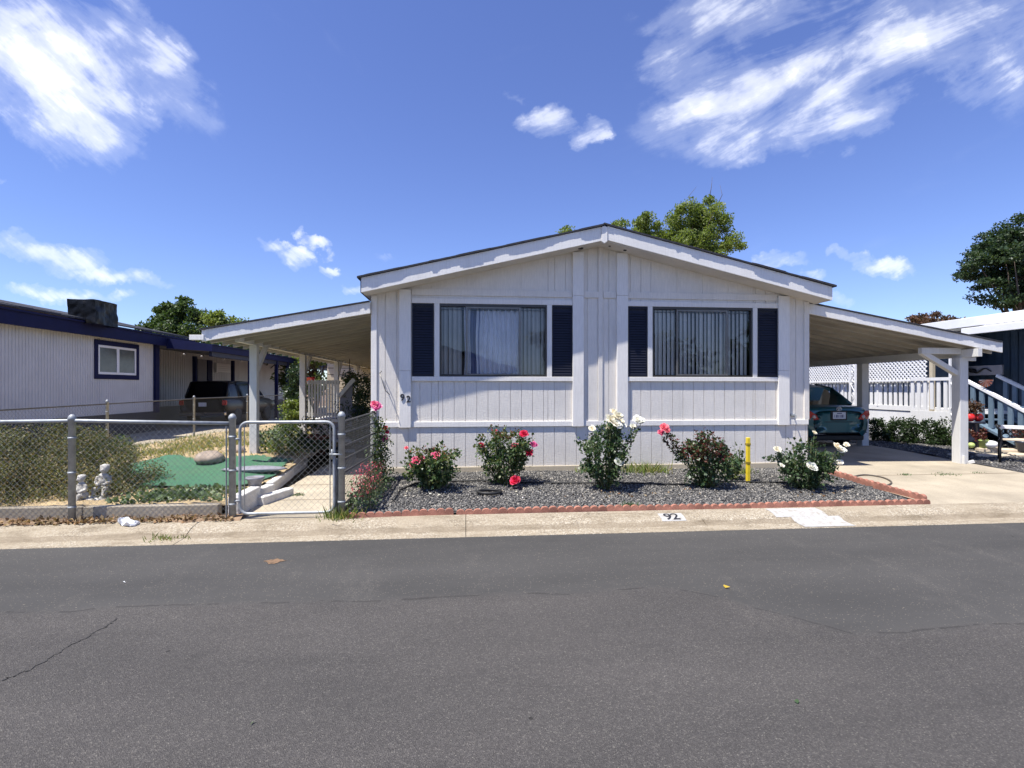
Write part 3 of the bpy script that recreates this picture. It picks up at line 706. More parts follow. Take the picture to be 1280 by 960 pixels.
for (vx, vr) in ((XC - .35, .05), (XC + .18, .05), (XC + .45, .06)):
    vt = MB(); vt.lathe([(vr, 0), (vr*.9, -.012), (vr*.4, -.016)], (vx, YF + .22, zbot(vx) + .002), 12)
    vt.build('soffit_vent', MT['dark'], house)
# house number
def numeral(ch, loc, size, m, parent, flat=False, name='numeral', ext=.006):
    cu = bpy.data.curves.new('digits', 'FONT'); cu.body = ch; cu.size = size; cu.extrude = ext; cu.align_x = 'CENTER'; cu.offset = size*.012
    tmp = bpy.data.objects.new('digits_tmp', cu); COL.objects.link(tmp)
    dg = bpy.context.evaluated_depsgraph_get(); me = bpy.data.meshes.new_from_object(tmp.evaluated_get(dg))
    bpy.data.objects.remove(tmp, do_unlink=True)
    rot = Matrix.Rotation(R(90), 4, 'X') if not flat else Matrix.Identity(4)
    me.transform(Matrix.Translation(Vector(loc) - OFF.get(parent, Vector((0, 0, 0)))) @ rot); me.materials.clear()
    return link(name, me, m, parent)
for ch, px, py in (('9', 503, 500.5), ('2', 510.6, 502.6)):
    numeral(ch, (X(px, Y0 - .052), Y0 - .060, Z(px, py, Y0 - .05)), .155, MT['numpaint'], house)
fc = MB(); zf_ = ZW(990.5, 519); xf = XW(990.5); fc.box(xf - .035, xf + .03, Y0 - .03, Y0 - .0, zf_ - .02, zf_ + .025); fc.tube([(xf, Y0 - .02, zf_), (xf, Y0 - .09, zf_), (xf, Y0 - .10, zf_ - .05)], .012, 8); fc.build('tap', MT['galv'], house)
hk = MB(); a = Vector(at(474.5, 466, Y0 - .03)); 
hk.tube([a, a + Vector((.02, -.10, -.02)), a + Vector((.12, -.14, -.30)), a + Vector((.17, -.05, -.36))], .008, 6); hk.tube([a + Vector((.03, 0, .02)), a + Vector((.04, -.08, .03)), a + Vector((.02, -.10, -.02))], .007, 6)
hk.build('wall_hook', MT['alum'], house, sm=True)

# ================================================================== PATIO COVER (left) AND CARPORT (right)
def lean_to(name, label, cat, xh, zh, xo, zo, yf, yb, xb, posts, zbeam, beam_y0, base, pw, th=.185):
    """sloping pan roof from the house side (xh, zh) to the outer edge (xo, zo); zh, zo undersides."""
    t = thing(name, label, cat, (xb, posts[0], base))
    lo, hi = (xo, xh) if xo < xh else (xh, xo); zl, zi = (zo, zh) if xo < xh else (zh, zo)
    f = MB(); f.prism(roof_poly(lo, hi, zl, zi, th), yf, yf + .035); f.build('fascia', MT['fascia'], t, bev=.003)
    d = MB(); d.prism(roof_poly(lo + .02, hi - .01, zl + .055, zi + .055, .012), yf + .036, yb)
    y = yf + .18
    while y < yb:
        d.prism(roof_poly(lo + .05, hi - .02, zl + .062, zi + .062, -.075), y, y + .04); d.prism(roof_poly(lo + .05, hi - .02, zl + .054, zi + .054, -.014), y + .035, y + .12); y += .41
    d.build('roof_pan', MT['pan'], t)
    s = MB(); rr = random.Random(9); n = 70; wv = wander(n, rr)
    for i in range(n):
        a, c = lo - .02 + (hi - lo)*i/n, lo - .02 + (hi - lo)*(i+1)/n; k = (zi - zl)/(hi - lo); ov = .026 + wv[i]
        s.prism(roof_poly(a, c, zl + k*(a - lo) + th + .002, zl + k*(c - lo) + th + .002, .022), yf - ov, yb)
    s.build('roof_sheet', MT['shingle'], t)
    b = MB(); b.box(xb - .045, xb + .045, beam_y0, yb - .1, zbeam, zbeam + .15); b.build('beam', MT['post'], t, bev=.004)
    for y in posts:
        p = MB(); p.box(xb - pw/2, xb + pw/2, y - pw/2, y + pw/2, base - .1, zbeam); p.build('post', MT['post'], t, bev=.006)
        for s_ in ((1,) if xb < 0 else ()):
            q = MB(); q.bar((xb, y + s_*pw*.4, zbeam - .50), (xb, y + s_*.55, zbeam + .02), .07, .09, (1, 0, 0)); q.build('brace', MT['post'], t, bev=.004)
    return t
XP = -3.85
pc = lean_to('patio_cover', 'white lean-to patio cover on posts over the left walkway', 'patio cover', XL - .02, 2.885, -4.22, 2.395, 8.62, 22.6, XP, [9.74, 12.55, 15.7, 18.4], 2.43, 9.05, .40, .13)
XCP = 9.5
cp = lean_to('carport', 'white lean-to carport on posts along the right side of the house', 'carport', XR + .02, 3.005, 10.04, 2.315, 8.75, 22, XCP, [9.07, 11.5, 14.2, 17], 2.235, 8.68, .2, .175)
q = MB(); z_ = 2.05; q.bar((XCP - .82, 9.07, 2.34), (XCP - .08, 9.07, 1.93), .09, .10, (0, 1, 0)); q.build('brace', MT['post'], cp, bev=.004)
q = MB(); q.box(XCP - .86, XCP + .36, 9.0, 9.09, 2.30, 2.42) ; q.build('header', MT['post'], cp, bev=.004)
q = MB(); q.box(XCP + .08, XCP + .28, 9.01, 9.08, 2.17, 2.24); q.build('block', MT['post'], cp, bev=.004)
q = MB(); q.bar((XCP + .09, 9.0, .22), (XCP + .17, 8.95, .25), .06, .05); q.build('post_shoe', MT['post'], cp); q = MB(); q.bar((XCP - .03, 8.97, .2), (XCP - .03, 8.97, .36), .07, .03); q.build('post_shoe', MT['post'], cp)
# downspout box at the left end of the patio fascia
q = MB(); q.box(-4.40, -4.18, 8.60, 8.68, 2.42, 2.50); q.build('gutter_end', MT['fascia'], pc, bev=.003)
# ================================================================== CHAIN LINK
def mesh_panel(mb, p0, p1, h0, h1, pitch=.068, r=.0013, n=3):
    """diamond wire between two ground points; h0 / h1 = (bottom, top) heights at each end."""
    a, c = Vector((*p0, 0)), Vector((*p1, 0)); L = (c - a).length; d = (c - a)/L; nrm = Vector((-d.y, d.x, 0))
    def P(s, t, off):   # t 0..1 of the height
        k = s/L; z0 = h0[0]*(1-k) + h1[0]*k; z1 = h0[1]*(1-k) + h1[1]*k
        return a + d*s + nrm*off + Vector((0, 0, z0 + (z1 - z0)*t))
    H = .5*(h0[1] - h0[0] + h1[1] - h1[0]); s = -H
    while s < L:
        for sg, off in ((1, .0025), (-1, -.0025)):
            s0, s1 = s, s + H; t0, t1 = (0, 1) if sg > 0 else (1, 0)
            if s0 < 0: t0 += (t1 - t0)*(-s0/H); s0 = 0
            if s1 > L: t1 -= (t1 - t0)*((s1 - L)/(s1 - s0)); s1 = L
            if s1 - s0 > .01: mb.tube([P(s0, t0, off), P(s1, t1, off)], r, n)
        s += pitch
    return P
def fence_post(name, x, y, z0, z1, r, parent, capr=1.15):
    b = MB(); b.lathe([(r, z0 - .15), (r, z1 - .02), (r*capr, z1 - .018), (r*capr, z1 + .005), (r*.9, z1 + .03), (r*.35, z1 + .048)], (x, y, 0), 12)
    for q in (.18, .5, .82): zz = z0 + (z1 - z0)*q; b.lathe([(r*1.12, zz - .012), (r*1.18, zz), (r*1.12, zz + .012)], (x, y, 0), 12)
    return b.build(name, MT['galv'], parent, sm=True)
YFN = 6.30; xg0, xg1 = X(290.5, YFN), X(427, YFN)
ff = thing('chain_link_fence', 'chain-link fence along the street in front of the left yard', 'fence', (-5, YFN, .1))
for x in (xg0,): fence_post('gate_post', x, YFN, .06, 1.30, .038, ff)
for x in (X(90, YFN), -6.45, -8.2): fence_post('post', x, YFN, .06, 1.30, .036, ff)
tr = MB(); tr.tube([(xg0 - .04, YFN, 1.235), (-4.5, YFN, 1.275), (-6.45, YFN, 1.255), (-8.2, YFN, 1.26)], .021, 8); tr.build('top_rail', MT['galv'], ff, sm=True)
wm = MB(); mesh_panel(wm, (xg0 - .03, YFN), (-8.2, YFN), (.10, 1.235), (.10, 1.265)); wm.tube([(xg0 - .055, YFN - .03, .1), (xg0 - .055, YFN - .03, 1.2)], .008, 6); wm.build('wire_mesh', MT['wire'], ff)
# gate
gt = thing('chain_link_gate', 'chain-link gate with rounded steel frame across the concrete walk', 'gate', (.5*(xg0+xg1), YFN, .1))
def rrect(x0, x1, z0, z1, y, r, n=6):
    pts = []
    for cx, cz, a0 in ((x1-r, z1-r, 0), (x0+r, z1-r, 90), (x0+r, z0+r, 180), (x1-r, z0+r, 270)):
        for i in range(n+1): a = R(a0 + 90*i/n); pts.append((cx + r*math.cos(a), y, cz + r*math.sin(a)))
    return pts
gx0, gx1, gz0, gz1 = xg0 + .085, xg1 - .085, .165, 1.245
fr = MB(); fr.tube(rrect(gx0, gx1, gz0, gz1, YFN, .095), .0185, 8, closed=True); fr.build('gate_frame', MT['galv'], gt, sm=True)
wm = MB(); mesh_panel(wm, (gx0 + .02, YFN), (gx1 - .02, YFN), (gz0 + .03, gz1 - .02), (gz0 + .03, gz1 - .02), .075); wm.tube([(gx1 - .05, YFN, gz0), (gx1 - .05, YFN, gz1)], .006, 5); wm.tube([(gx0 + .05, YFN, gz0), (gx0 + .05, YFN, gz1)], .006, 5); wm.build('wire_mesh', MT['wire'], gt)
lt = MB(); lt.tube([(gx1 - .05, YFN - .03, .86), (gx1 + .10, YFN - .03, .855)], .012, 6); lt.tube([(gx1 - .02, YFN - .03, .92), (gx1 - .02, YFN - .03, .80)], .010, 6); lt.build('latch', MT['galv'], gt, sm=True)
for z in (.32, 1.05): hb = MB(); hb.tube([(gx0 - .085, YFN - .01, z), (gx0 + .01, YFN - .01, z)], .013, 6); hb.build('hinge', MT['galv'], gt, sm=True)
# short run from the gate post back to the house corner, wire in front of weathered boards
sf2 = thing('chain_link_fence', 'short chain-link run with slats from the gate back to the white corner post', 'fence', (xg1, YFN, .1))
fence_post('gate_post', xg1, YFN, .06, 1.32, .040, sf2)
gp = MB(); gp.lathe([(.026, .05), (.026, .78), (.018, .80)], (xg1 - .075, YFN + .05, 0), 10); gp.build('stub_post', MT['galv'], sf2, sm=True)
PX, PY = X(468.5, 8.1), 8.1; zpt = Z(468, 512.5, PY)
wm = MB(); mesh_panel(wm, (xg1, YFN + .03), (PX, PY - .04), (.16, 1.26), (.20, zpt - .03), .06, .0020); wm.build('wire_mesh', MT['oldwire'], sf2)
tr = MB(); tr.tube([(xg1, YFN, 1.24), (PX, PY, zpt - .03)], .012, 6); tr.build('top_rail', MT['oldwire'], sf2)
for z in (.62, .78, .94, 1.10):
    s = MB(); s.bar((xg1 + .0, YFN + .08, z), (PX + .02, PY - .04, z + .02), .012, .022); s.build('slat', MT['oldwire'], sf2)
wp = thing('fence_post', 'rough white wooden post at the house corner wrapped in climbing rose', 'post', (PX, PY, .1))
b = MB(); b.box(PX - .055, PX + .055, PY - .055, PY + .055, .05, zpt); b.build('shaft', MT['post'], wp, bev=.006)
# long side fence between the yard and the neighbour's drive
XS = -8.2
sl = thing('chain_link_fence', 'long chain-link fence running back between yard and neighbouring driveway', 'fence', (XS, 14, .07))
def zside(y): return 1.24 + .09*min(1, max(0, (y - 8)/9))
ysp = [XS/U(134), XS/U(242.5), XS/U(309), 24, 28]
for y in [YFN + .05] + ysp: fence_post('post', XS, y, .05, zside(y) + .05, .030, sl)
tr = MB(); tr.tube([(XS, y, zside(y)) for y in np.linspace(YFN, 30, 24)], .018, 6); tr.build('top_rail', MT['oldwire'], sl, sm=True)
wm = MB()
for y0, y1 in ((YFN, 9.5), (9.5, 12.5), (12.5, 16.3), (16.3, 20), (20, 25)): mesh_panel(wm, (XS, y0), (XS, y1), (.09, zside(y0)), (.09, zside(y1)), .085 if y0 < 16 else .12, .0012)
wm.build('wire_mesh', MT['oldwire'], sl)

# ================================================================== YARD EDGING AND ORNAMENTS
cu = thing('yard_edging_wall', 'low tan concrete edging wall behind the street fence', 'edging wall', (-5, 6.48, .1))
b = MB(); xs = [-12, -8.6, -6.4, -4.47, -2.95]
for a, c in zip(xs[:-1], xs[1:]): b.box(a + .004, c - .004, 6.42, 6.52, .05, .265 + .012*math.sin(a*3))
b.build('concrete_block', MT['concrete'], cu, bev=.008)
def blk(label, p, q, w, h, z, m='whiteconc'):
    t = MB(); a = Vector((p[0], p[1], z + h/2)); c = Vector((q[0], q[1], z + h/2)); t.bar(a, c, w, h)
    o = t.build('edging_block', MT[m], None, bev=.010); tag(o, label, 'edging', 'white blocks edging the walk'); return o
blk('tall white block beside the gate post at the walk', (-2.78, 6.42), (-2.80, 7.12), .13, .26, .08)
blk('short white block lying next to the small round pot', (-2.70, 7.0), (-2.52, 7.62), .13, .12, .10)
blk('short white block tucked behind the small pot', (-2.86, 7.22), (-2.80, 7.66), .12, .17, .10)
blk('long pale timber edging the turf along the walk', (-2.84, 7.72), (-3.00, 9.05), .11, .17, .11)
blk('shaded timber edging further up the walk', (-3.01, 9.10), (-3.13, 10.3), .11, .17, .12)
pt = thing('flower_pot', 'small dark round pot on the white edging block by the gate', 'pot', (-2.83, 7.18, .27))
b = MB(); b.lathe([(.070, 0), (.095, .12), (.118, .125), (.118, .155), (.098, .155), (.09, .13)], (-2.83, 7.18, .30), 16); b.build('pot_body', MT['greypanel'], pt, sm=True)
b = MB(); b.lathe([(.093, .0), (.02, .012)], (-2.83, 7.18, .43), 12); b.build('potting_soil', MT['soil'], pt)
# statue: two seated children, one surface
st = MB()
def child(cx, cy, z, s, lean, turn):
    c = Vector((cx, cy, z))
    def p(a, b_, h): return tuple(c + Vector((a*math.cos(turn) - b_*math.sin(turn), a*math.sin(turn) + b_*math.cos(turn), h))*s)
    st.ball(p(0, .02, .12), (.105*s, .10*s, .10*s)); st.ball(p(0, .0, .26), (.092*s, .075*s, .13*s)); st.ball(p(0, -.005, .355), (.085*s, .062*s, .05*s))
    st.ball(p(0, 0, .40), (.035*s, .035*s, .05*s))
    hx = lean*.03
    st.ball(p(hx, -.012, .475), (.066*s, .072*s, .078*s), 14, 9); st.ball(p(hx, .01, .50), (.074*s, .078*s, .070*s), 14, 9); st.ball(p(hx, -.085, .468), (.012*s, .014*s, .014*s))
    for i in range(9): a = i*.7; st.ball(p(hx + .055*math.cos(a), .01 + .055*math.sin(a), .515 + .02*math.sin(a*2)), .026*s, 6, 5)
    for sd in (-1, 1):
        st.ball(p(hx + sd*.066, .0, .470), (.012*s, .016*s, .020*s), 6, 5); st.ball(p(hx + sd*.03, -.066, .452), .020*s, 6, 5)
        st.tube([p(sd*.085, 0, .345), p(sd*.118, -.02, .245), p(sd*.055, -.105, .205), p(sd*.015, -.115, .215)], [.036*s, .031*s, .026*s, .024*s], 8)
        st.tube([p(sd*.05, 0, .10), p(sd*.085, -.15, .135), p(sd*.075, -.185, .02), p(sd*.07, -.235, .0)], [.056*s, .048*s, .034*s, .026*s], 8)
child(-4.62, 7.00, .28, .70, .5, .15); child(-4.74, 6.80, .25, .58, -.6, -.25)
st.lathe([(.17, .0), (.18, .05), (.14, .09)], (-4.67, 6.90, .19), 16)
o = st.build('garden_statue', MT['stone'], None)
rm_ = o.modifiers.new('fuse', 'REMESH'); rm_.mode = 'VOXEL'; rm_.voxel_size = .0075; rm_.use_smooth_shade = True
sm_ = o.modifiers.new('soften', 'SMOOTH'); sm_.factor = .5; sm_.iterations = 2
tag(o, 'weathered grey stone statue of two seated children by the front fence', 'statue')
# white litter in front of the fence
import mathutils.noise as mnoise
b = MB(); b.ball((0, 0, 0), (.12, .06, .05), 26, 14); q = []
for (x, y, z) in b.v:
    v_ = Vector((x*13, y*13, z*13)); k = mnoise.noise_vector(v_)*.034 + mnoise.noise_vector(v_*2.6)*.018
    q.append((x + k.x, y + k.y, max(-.03, z*(1 - x*2.2) + k.z)))
b.v = q; o = b.build('plastic_bag', MT['plasticbag']); o.location = (-3.80, 6.16, .135); o.rotation_euler = (0, R(6), R(-14))
tag(o, 'crumpled white plastic bag lying against the street fence', 'litter')
# rocks on the mound
def rock(label, c, r, seed, m='rock'):
    rr = random.Random(seed); b = MB(); b.ball((0, 0, 0), r, 14, 9)
    b.v = [(x*(1 + .18*math.sin(3*x/r[0] + seed) + rr.uniform(-.05, .05)), y*(1 + .15*math.sin(4*z/r[2] + seed)), z*(1 + rr.uniform(-.06, .06))) for x, y, z in b.v]
    o = b.build('rock', MT[m], None, True); o.location = c; return tag(o, label, 'rock', 'rocks in the left yard')
rock('large brown rock at the edge of the green turf', (X(263, 8.9), 8.9, zy(-4.4, 8.9) + .09), (.26, .2, .13), 2)
rock('flat grey rock on the turf beside the walk edging', (-3.30, 8.35, zy(-3.3, 8.6) + .05), (.42, .22, .04), 5, 'greypanel')
rock('small brown rock under the patio post', (-4.15, 9.75, zy(-4.1, 9.7) + .05), (.16, .12, .09), 9)
# scalloped terracotta edging blocks
def scallop(n, L, h0, h1, th):
    pts = [(0, -.06)]; k = 7; pts.append((L, -.06)); w = L/n
    for i in range(n-1, -1, -1):
        for j in range(k+1):
            a = math.pi*j/k; pts.append((w*(i+.5) + w*.5*math.cos(a)*.98, h0 + (h1-h0)*math.sin(a)))
    b = MB(); b.prism(pts, -th/2, th/2); return b
proto = scallop(6, .60, .040, .078, .055).build('edging_brick', MT['terracotta']); bevel(proto, .006, 2)
GL = 'red scalloped concrete edging brick at the front of the gravel bed'
x = -1.40; i = 0
def front_y(x): return 6.30 + .012*math.sin(x*1.1) - (.0 if x > -.6 else .06*(-.6 - x))
while i < 12:
    o = proto if i == 0 else copy_tree(proto)
    y = front_y(x); y2 = front_y(x + .6)
    o.location = (x, y, .095 + rnd.uniform(-.008, .008)); o.rotation_euler = (R(rnd.uniform(-5, 3)), R(rnd.uniform(-1.2, 1.2)), math.atan2(y2 - y, .6)); tag(o, GL, 'edging', 'scalloped edging bricks along the kerb')
    o.scale = (1.04, 1, rnd.uniform(.94, 1.04)); x += .627 + (.03 if i == 1 else 0); i += 1
for k, y in enumerate((6.42, 7.03, 7.64)):
    o = copy_tree(proto); o.location = (6.215 - .09*k/2, y, .125 + .035*k); o.rotation_euler = (0, R(-2), R(94)); tag(o, 'red scalloped edging brick between gravel bed and driveway', 'edging', 'scalloped edging bricks beside the driveway')

# ================================================================== PLANTS IN THE BED
def bed(px, py): # ground point of the bed seen at this pixel
    Y = 7.4
    for _ in range(12): zz = zb(X(px, Y), Y); d = F*(CZ - zz)/(py - HZ); Y = d/(CT + U(px)*ST)
    return (X(px, Y), Y, zb(X(px, Y), Y))
def fl(B, lst):
    out = []
    for px, py, dy, r, k in lst:
        Y = B[1] + dy; out.append((X(px, Y) - B[0], dy, Z(px, py, Y) - B[2], r, k))
    return out
B = bed(541, 612); rose_bush('low bushy pink rose, first of the row beside the corner post', B, .80, .72, 1500, LF['rose'],
    fl(B, [(520, 577, -.15, .075, 'pink'), (526, 574, -.05, .055, 'pink'), (545, 570, -.1, .065, 'pink'), (516, 581, -.1, .05, 'coral'), (508, 560, 0, .03, 'coral')]), 21, extra=(LF['newgrowth'], 90, .65), leaf=.055)
B = bed(631, 606); rose_bush('tall red and pink flowering rose under the left window', B, .86, .98, 1900, LF['rose'],
    fl(B, [(655, 543, -.1, .065, 'red'), (602, 557, 0, .048, 'red'), (643, 558, -.1, .055, 'coral'), (661, 566, -.12, .062, 'red'), (667, 556, 0, .055, 'magenta'), (644, 601, -.32, .075, 'red'), (620, 538, .05, .02, 'coral')]), 33, canes=12, extra=(LF['newgrowth'], 110, .72), leaf=.048)
B = bed(757, 612); rose_bush('tall dark-leaved rose with clustered cream and white blooms by the house centre', B, .74, 1.06, 1700, LF['rosedark'],
    fl(B, [(767, 515, 0, .055, 'cream'), (772, 520, -.08, .075, 'cream'), (764, 525, -.1, .085, 'cream'), (770, 530, -.15, .08, 'white'), (775, 527, .05, .07, 'cream'), (762, 534, -.05, .06, 'cream'), (777, 533, 0, .06, 'white'), (797, 525, 0, .07, 'white'), (801, 527, .05, .06, 'white'), (773, 578, -.25, .062, 'white'), (740, 536, 0, .05, 'cream'), (791, 533, .1, .045, 'white')]), 41, canes=11, leaf=.05, bottom=.2)
B = bed(882, 610); rose_bush('wide rose bush with dark burgundy young leaves, tall stem on its left', B, .92, .90, 1500, LF['rosedark'],
    fl(B, [(830, 534, 0, .06, 'coral'), (826, 541, .05, .05, 'pink'), (834, 538, -.05, .045, 'coral')]), 55, canes=13, extra=(LF['burgundy'], 900, .50), leaf=.05)
B = bed(916, 600); rose_bush('small green rose bush half behind the burgundy one', B, .36, .66, 420, LF['rose'], [], 61, canes=5, leaf=.042)
B = bed(1008, 612); rose_bush('spreading white rose bush near the driveway corner', B, .95, .78, 1500, LF['rosedark'],
    fl(B, [(1014, 584, -.28, .075, 'white'), (1046, 559, -.1, .07, 'cream'), (1052, 563, -.1, .055, 'white'), (1049, 578, -.1, .05, 'white'), (971, 562, 0, .052, 'cream'), (977, 582, -.05, .04, 'white'), (1018, 541, .05, .035, 'cream'), (1058, 556, 0, .04, 'cream')]), 77, canes=12, leaf=.052)
# climbing rose on the corner post
t = thing('climbing_rose', 'climbing rose with magenta flowers on the white corner post', 'rose', (PX, PY, .1))
rg = np.random.default_rng(5); C = []; b = MB()
for k in range(7):
    pts = [Vector((PX + .05 + .05*math.sin(i*1.1 + k), PY - .05 + .04*math.cos(i*1.3 + k) - .05, .15 + (zpt - .2)*i/9*(1 - .06*k) + .02)) + Vector((.02*k - .02, 0, 0)) for i in range(10)]
    b.tube(pts, [.012 - .001*i for i in range(10)], 5); C += [p for p in pts]
C = np.array([tuple(c) for c in C]); hh = (C[:, 2] - .15)/(zpt - .15); rad = .13*(1.25 - hh) + .045
P_ = clumps(C, rad, 1500, rg, .6); foliage('foliage', P_, .042*rg.uniform(.6, 1.2, 1500), LF['rose'], t, rg, wide=.75)
b.build('cane', MT['stem'], t, sm=True)
for px, py, r, k in ((471, 508, .07, 'magenta'), (468, 505, .05, 'pink'), (482, 535, .035, 'red'), (481, 548, .05, 'magenta'), (484, 540, .03, 'red')):
    fb = MB(); flower_mesh(fb, at(px, py, PY - .1), r, (rnd.uniform(-.3, .3), -.8, .5), rnd); fb.build('flower', PT[k], t)
# pink flowering plants at the foot of the short fence
t = thing('flowering_plant', 'pink and straw coloured flowering plants at the foot of the short fence', 'plant', (-1.42, 6.9, .11))
rg = np.random.default_rng(15); n = 900
C = np.stack([rg.uniform(-1.50, -1.12, n), rg.uniform(6.45, 8.0, n), np.abs(rg.normal(0, .14, n)) + .12], 1); C[:, 0] += (C[:, 1] - 6.4)*.02
foliage('foliage', C, .05*rg.uniform(.5, 1.3, n), LF['cover'], t, rg)
b = MB()
for k in range(60):
    x, y = rg.uniform(-1.46, -1.14), rg.uniform(6.5, 7.6); h = rg.uniform(.2, .5); b.tube([(x, y, .1), (x + rg.normal(0, .03), y, .1 + h*.6), (x + rg.normal(0, .05), y, .1 + h)], .0035, 4)
b.build('stem', MT['stem'], t)
C = np.stack([rg.uniform(-1.46, -1.16, 420), rg.uniform(6.5, 7.6, 420), rg.uniform(.28, .60, 420)], 1); foliage('blossom', C, .03*rg.uniform(.6, 1.2, 420), PT['coral'], t, rg)
tuft('tuft of yellow-green grass at the foot of the latch post', (xg1 + .02, YFN - .06, .10), .34, .20, 160, 4)
tuft('green grass tuft against the base board right of the cream rose', at(805, 598, 8.45)[:2] + (.22,), .65, .24, 320, 6)
tuft('small grass tuft against the base board left of the cream rose', at(738, 595, 8.5)[:2] + (.22,), .35, .18, 140, 7)
tuft('grass tuft beside the burgundy rose and yellow post', at(922, 598, 8.2)[:2] + (.21,), .35, .18, 130, 17)
tuft('low weed growing in the gravel below the cream rose', bed(787, 634), .16, .10, 90, 8, LF['cover'])
tuft('weeds growing from the gutter joint left of the gate', (X(206, 5.82), 5.84, .02), .30, .07, 60, 9)
tuft('flat weed in the driveway joint', (X(1182, 8.06), 8.06, zd(7, 8.06)), .42, .04, 60, 10, LF['cover'])
tuft('second flat weed in the driveway joint near the post', (X(1222, 8.15), 8.15, zd(7, 8.1)), .24, .03, 34, 11, LF['cover'])
tuft('tiny weed in the driveway crack by the hose', (X(1132, 8.06), 8.06, zd(7, 8.06)), .18, .04, 40, 12, LF['cover'])
tuft('small weed on the garden path behind the gate', (X(371, 7.55), 7.55, .12), .16, .05, 60, 13, LF['cover'])
# yellow utility post
YP = bed(935, 604)
t = thing('marker_post', 'yellow utility marker post in the gravel bed', 'post', YP)
ytop = Z(935, 547, YP[1]); b = MB(); b.box(YP[0] - .027, YP[0] + .027, YP[1] - .025, YP[1] + .025, YP[2] - .05, ytop); b.build('shaft', MT['yellow'], t, bev=.006)
b = MB()
for z in (ytop - .10, YP[2] + .32): b.box(YP[0] - .031, YP[0] + .031, YP[1] - .030, YP[1] + .030, z - .018, z + .018)
b.build('band', mat('dark_yellow_band', (.30, .22, .02), .6, .2, 8), t, bev=.003)
# drip line and edging ring in the gravel
b = MB(); pts = []
for px, py in ((492, 628), (500, 615), (520, 606), (560, 604), (600, 603), (640, 605), (700, 606), (745, 606), (790, 606), (850, 608), (900, 604), (960, 605), (1000, 606)):
    p = bed(px, py); pts.append((p[0], p[1], p[2] + .030))
b.tube(pts, .011, 6); tag(b.build('drip_hose', MT['rubber'], None, True), 'thin black drip hose running through the gravel bed', 'hose')
p = bed(612, 619); b = MB(); b.tube([(p[0] + .16*math.cos(a), p[1] + .13*math.sin(a), p[2] + .05) for a in np.linspace(0, 2*math.pi, 20)[:-1]], .022, 6, True)
tag(b.build('edging_ring', MT['rubber'], None, True), 'black plastic ring in the gravel beside the red rose', 'ring')
h = []
for px, py in ((1040, 598), (1060, 597), (1080, 593.5), (1100, 596), (1111, 600), (1114, 604), (1104, 608), (1085, 608.5), (1062, 608), (1050, 605)):
    Y = 8.2
    for _ in range(10): d = F*(CZ - zd(7, Y) - .012)/(py - HZ); Y = d/(CT + U(px)*ST)
    h.append(Vector((X(px, Y), Y, zd(7, Y) + .014)))
hs_ = []
for i in range(len(h)-1):
    for k in range(4):
        t_ = k/4; p0, p1, p2, p3 = h[max(i-1, 0)], h[i], h[i+1], h[min(i+2, len(h)-1)]
        hs_.append(.5*((2*p1) + (p2 - p0)*t_ + (2*p0 - 5*p1 + 4*p2 - p3)*t_*t_ + (3*p1 - p0 - 3*p2 + p3)*t_**3))
b = MB(); b.tube(hs_, .012, 6); tag(b.build('garden_hose', MT['hosegrey'], None, True), 'grey garden hose looped on the driveway', 'hose')
# kerb paint: number plate of the lot and a plain white patch; follows the kerb profile
def kz(y):
    for (a, za), (c, zc) in zip(kp[1:-1], kp[2:]):
        if a <= y <= c: return za + (zc - za)*(y - a)/(c - a)
    return .108
def kpatch(name, x0, x1, y0, y1, m, skew=0, n=14, dz=.004):
    b = MB(); ys = sorted([y0 + (y1 - y0)*i/n for i in range(n+1)] + [q[0] for q in kp if y0 < q[0] < y1])
    for a, c in zip(ys[:-1], ys[1:]):
        s0, s1 = skew*(a - y0), skew*(c - y0); b.face([(x0 + s0, a, kz(a) + dz), (x1 + s0, a, kz(a) + dz), (x1 + s1, c, kz(c) + dz), (x0 + s1, c, kz(c) + dz)])
    return b.build(name, m)
xa, xb_ = X(825, 6.03), X(855, 6.03)
pn = thing('kerb_number', 'white kerb plate painted with the black number 92', 'painted number', (.5*(xa + xb_), 6.0, .07))
o = kpatch('number_background', xa, xb_, 5.955, 6.12, MT['roadwhite']); o.data.transform(Matrix.Translation(-OFF[pn])); o.parent = pn
for ch, dx in (('9', .33), ('2', .64)):
    cu_ = numeral(ch, (0, 0, 0), .185, MT['numpaint'], None, True, 'numeral', .0008); me = cu_.data
    for v_ in me.vertices:
        x, y, z = v_.co; yy = 5.975 + y; v_.co = Vector((xa + dx*(xb_ - xa) + x*1.1, yy, kz(yy) + .007 + z)) - OFF[pn]
    cu_.parent = pn
struct(kpatch('kerb_white_marking', X(966, 6.05), X(1030, 6.05), 5.975, 6.22, MT['roadwhite'], 0))
struct(kpatch('gutter_white_marking', X(1000, 5.8), X(1062, 5.8), 5.70, 5.972, MT['roadwhite'], 0, dz=.006))
